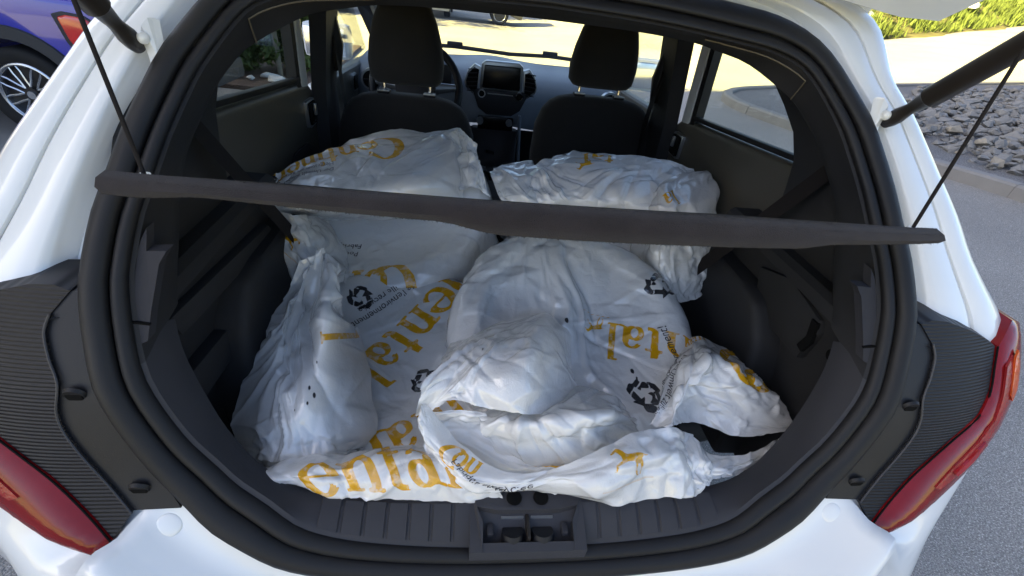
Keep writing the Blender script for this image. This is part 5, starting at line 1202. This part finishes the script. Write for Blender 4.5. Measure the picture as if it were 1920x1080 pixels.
f = flap('bag_mouth', CTRL['B2'], bagB, 25, [TY['B']], ang=80, fold=.014, hmax=.007); f.word('la', .15, -.055, 205, .05).done()
f = flap('bag_corner', CTRL['B3'], bagB, 27, [TY['B']]).done()
f = main_film('bag_film', TY['C'], bagC, 33, foci=[(-.1, .05, -60, 60, .2), (.05, -.15, 0, 360, .15)])
f.word('inental', .135, .285, 237, .115, bend=-.03).word('ntal', .13, -.09, 214, .10)
f.recycle(.075, -.055, 250, .036).recycle(-.09, .15, 230, .031).speck([(.12, -.03, .002), (.09, -.10, .002)]).done()
f.text(fr1, .15, .315, 222, .022).text(fr2, .085, .285, 222, .022)
f = flap('bag_mouth', CTRL['C1'], bagC, 41, [TY['C']], fold=.013, ang=80, count=70, hmax=.008, foci=[(.10, -.05, 230, 300, .3)])
f.speck([(.19, -.30, .003), (.20, -.315, .0035), (.185, -.33, .0025), (.15, -.34, .002), (.21, -.25, .002)]).word('l', .215, -.19, 278, .085).done()
f = flap('bag_edge', CTRL['C2'], bagC, 43, [TY['C']], ang=5, fold=.006, hmax=.004, dirs=[20, 60, 0])
f.word('ental', .055, -.088, 4, .098).word('h', .335, -.058, 12, .045).done()
f = main_film('bag_film', TY['D'], bagD, 53, rest=1.015, count=130, hmax=.0048, foci=[(-.03, .27, 225, 290, .34), (-.03, .27, 255, 283, .36), (-.06, .27, 215, 260, .36), (-.02, .0, 190, 350, .22), (.25, .05, 120, 240, .2)], bulge=lambda u, v: .040*np.exp(-np.abs((u+.02+.05*v)/.042)**1.4)*np.clip((v+.10)/.1, 0, 1)*np.clip((.30-v)/.08, 0, 1))
f.word('inental', .37, -.03, 168, .088).word('h', .075, .04, 164, .055).word('tal', .20, -.20, 190, .085)
f.recycle(.125, -.135, 60, .036).recycle(.19, .115, 120, .034).speck([(.115, -.085, .0035), (.12, -.10, .0022), (-.02, .02, .004)]).done()
f.text(fr1[-16:], .22, -.13, 100, .022)
f = flap('bag_mouth', CTRL['D1'], bagD, 61, [TY['D']], fold=.006, ang=20, foci=[(.02, -.03, 300, 400, .25), (.24, -.02, 180, 250, .25)]).speck([(.16, -.055, .003), (.15, -.10, .002)]).done()
f = flap('bag_mouth', CTRL['D2'], bagD, 67, [TY['D']], fold=.005, rip=0, foci=[(.14, -.02, 180, 330, .2)]).done()
f = flap('bag_fold', CTRL['D3'], bagD, 63, [], ang=75, fold=.009, dirs=[85, 100, 70])
f.word('h', .062, -.44, 90, .06).word('Con', .015, -.10, 262, .05).done()
f.text('Fabriqué en feuille', .028, -.14, 285, .020).text('recyclée', .055, -.22, 262, .020)
f = flap('bag_lining', CTRL['D4'], bagD, 65, []); f.word('ntinental', .10, -.01, 262, .05).done()
f = flap('bag_corner', CTRL['R1'], bagD, 71, [], ang=110, fold=.016, hmax=.008, foci=[(.06, -.02, 250, 330, .2)])
f.word('Co', .16, -.06, -40, .10).word('tnent', .03, -.035, 12, .045).done()
f.text(de1, .05, -.06, 250, .020).text(de2[:18], .025, -.05, 250, .020)
f = flap('bag_edge', CTRL['R2'], bagD, 73, []).done()

# parts go no deeper than thing > part > sub-part
def depth(o):
    d = 1
    while o.parent: o = o.parent; d += 1
    return d
for o in list(COL.objects):
    while depth(o) > 3: o.parent = o.parent.parent
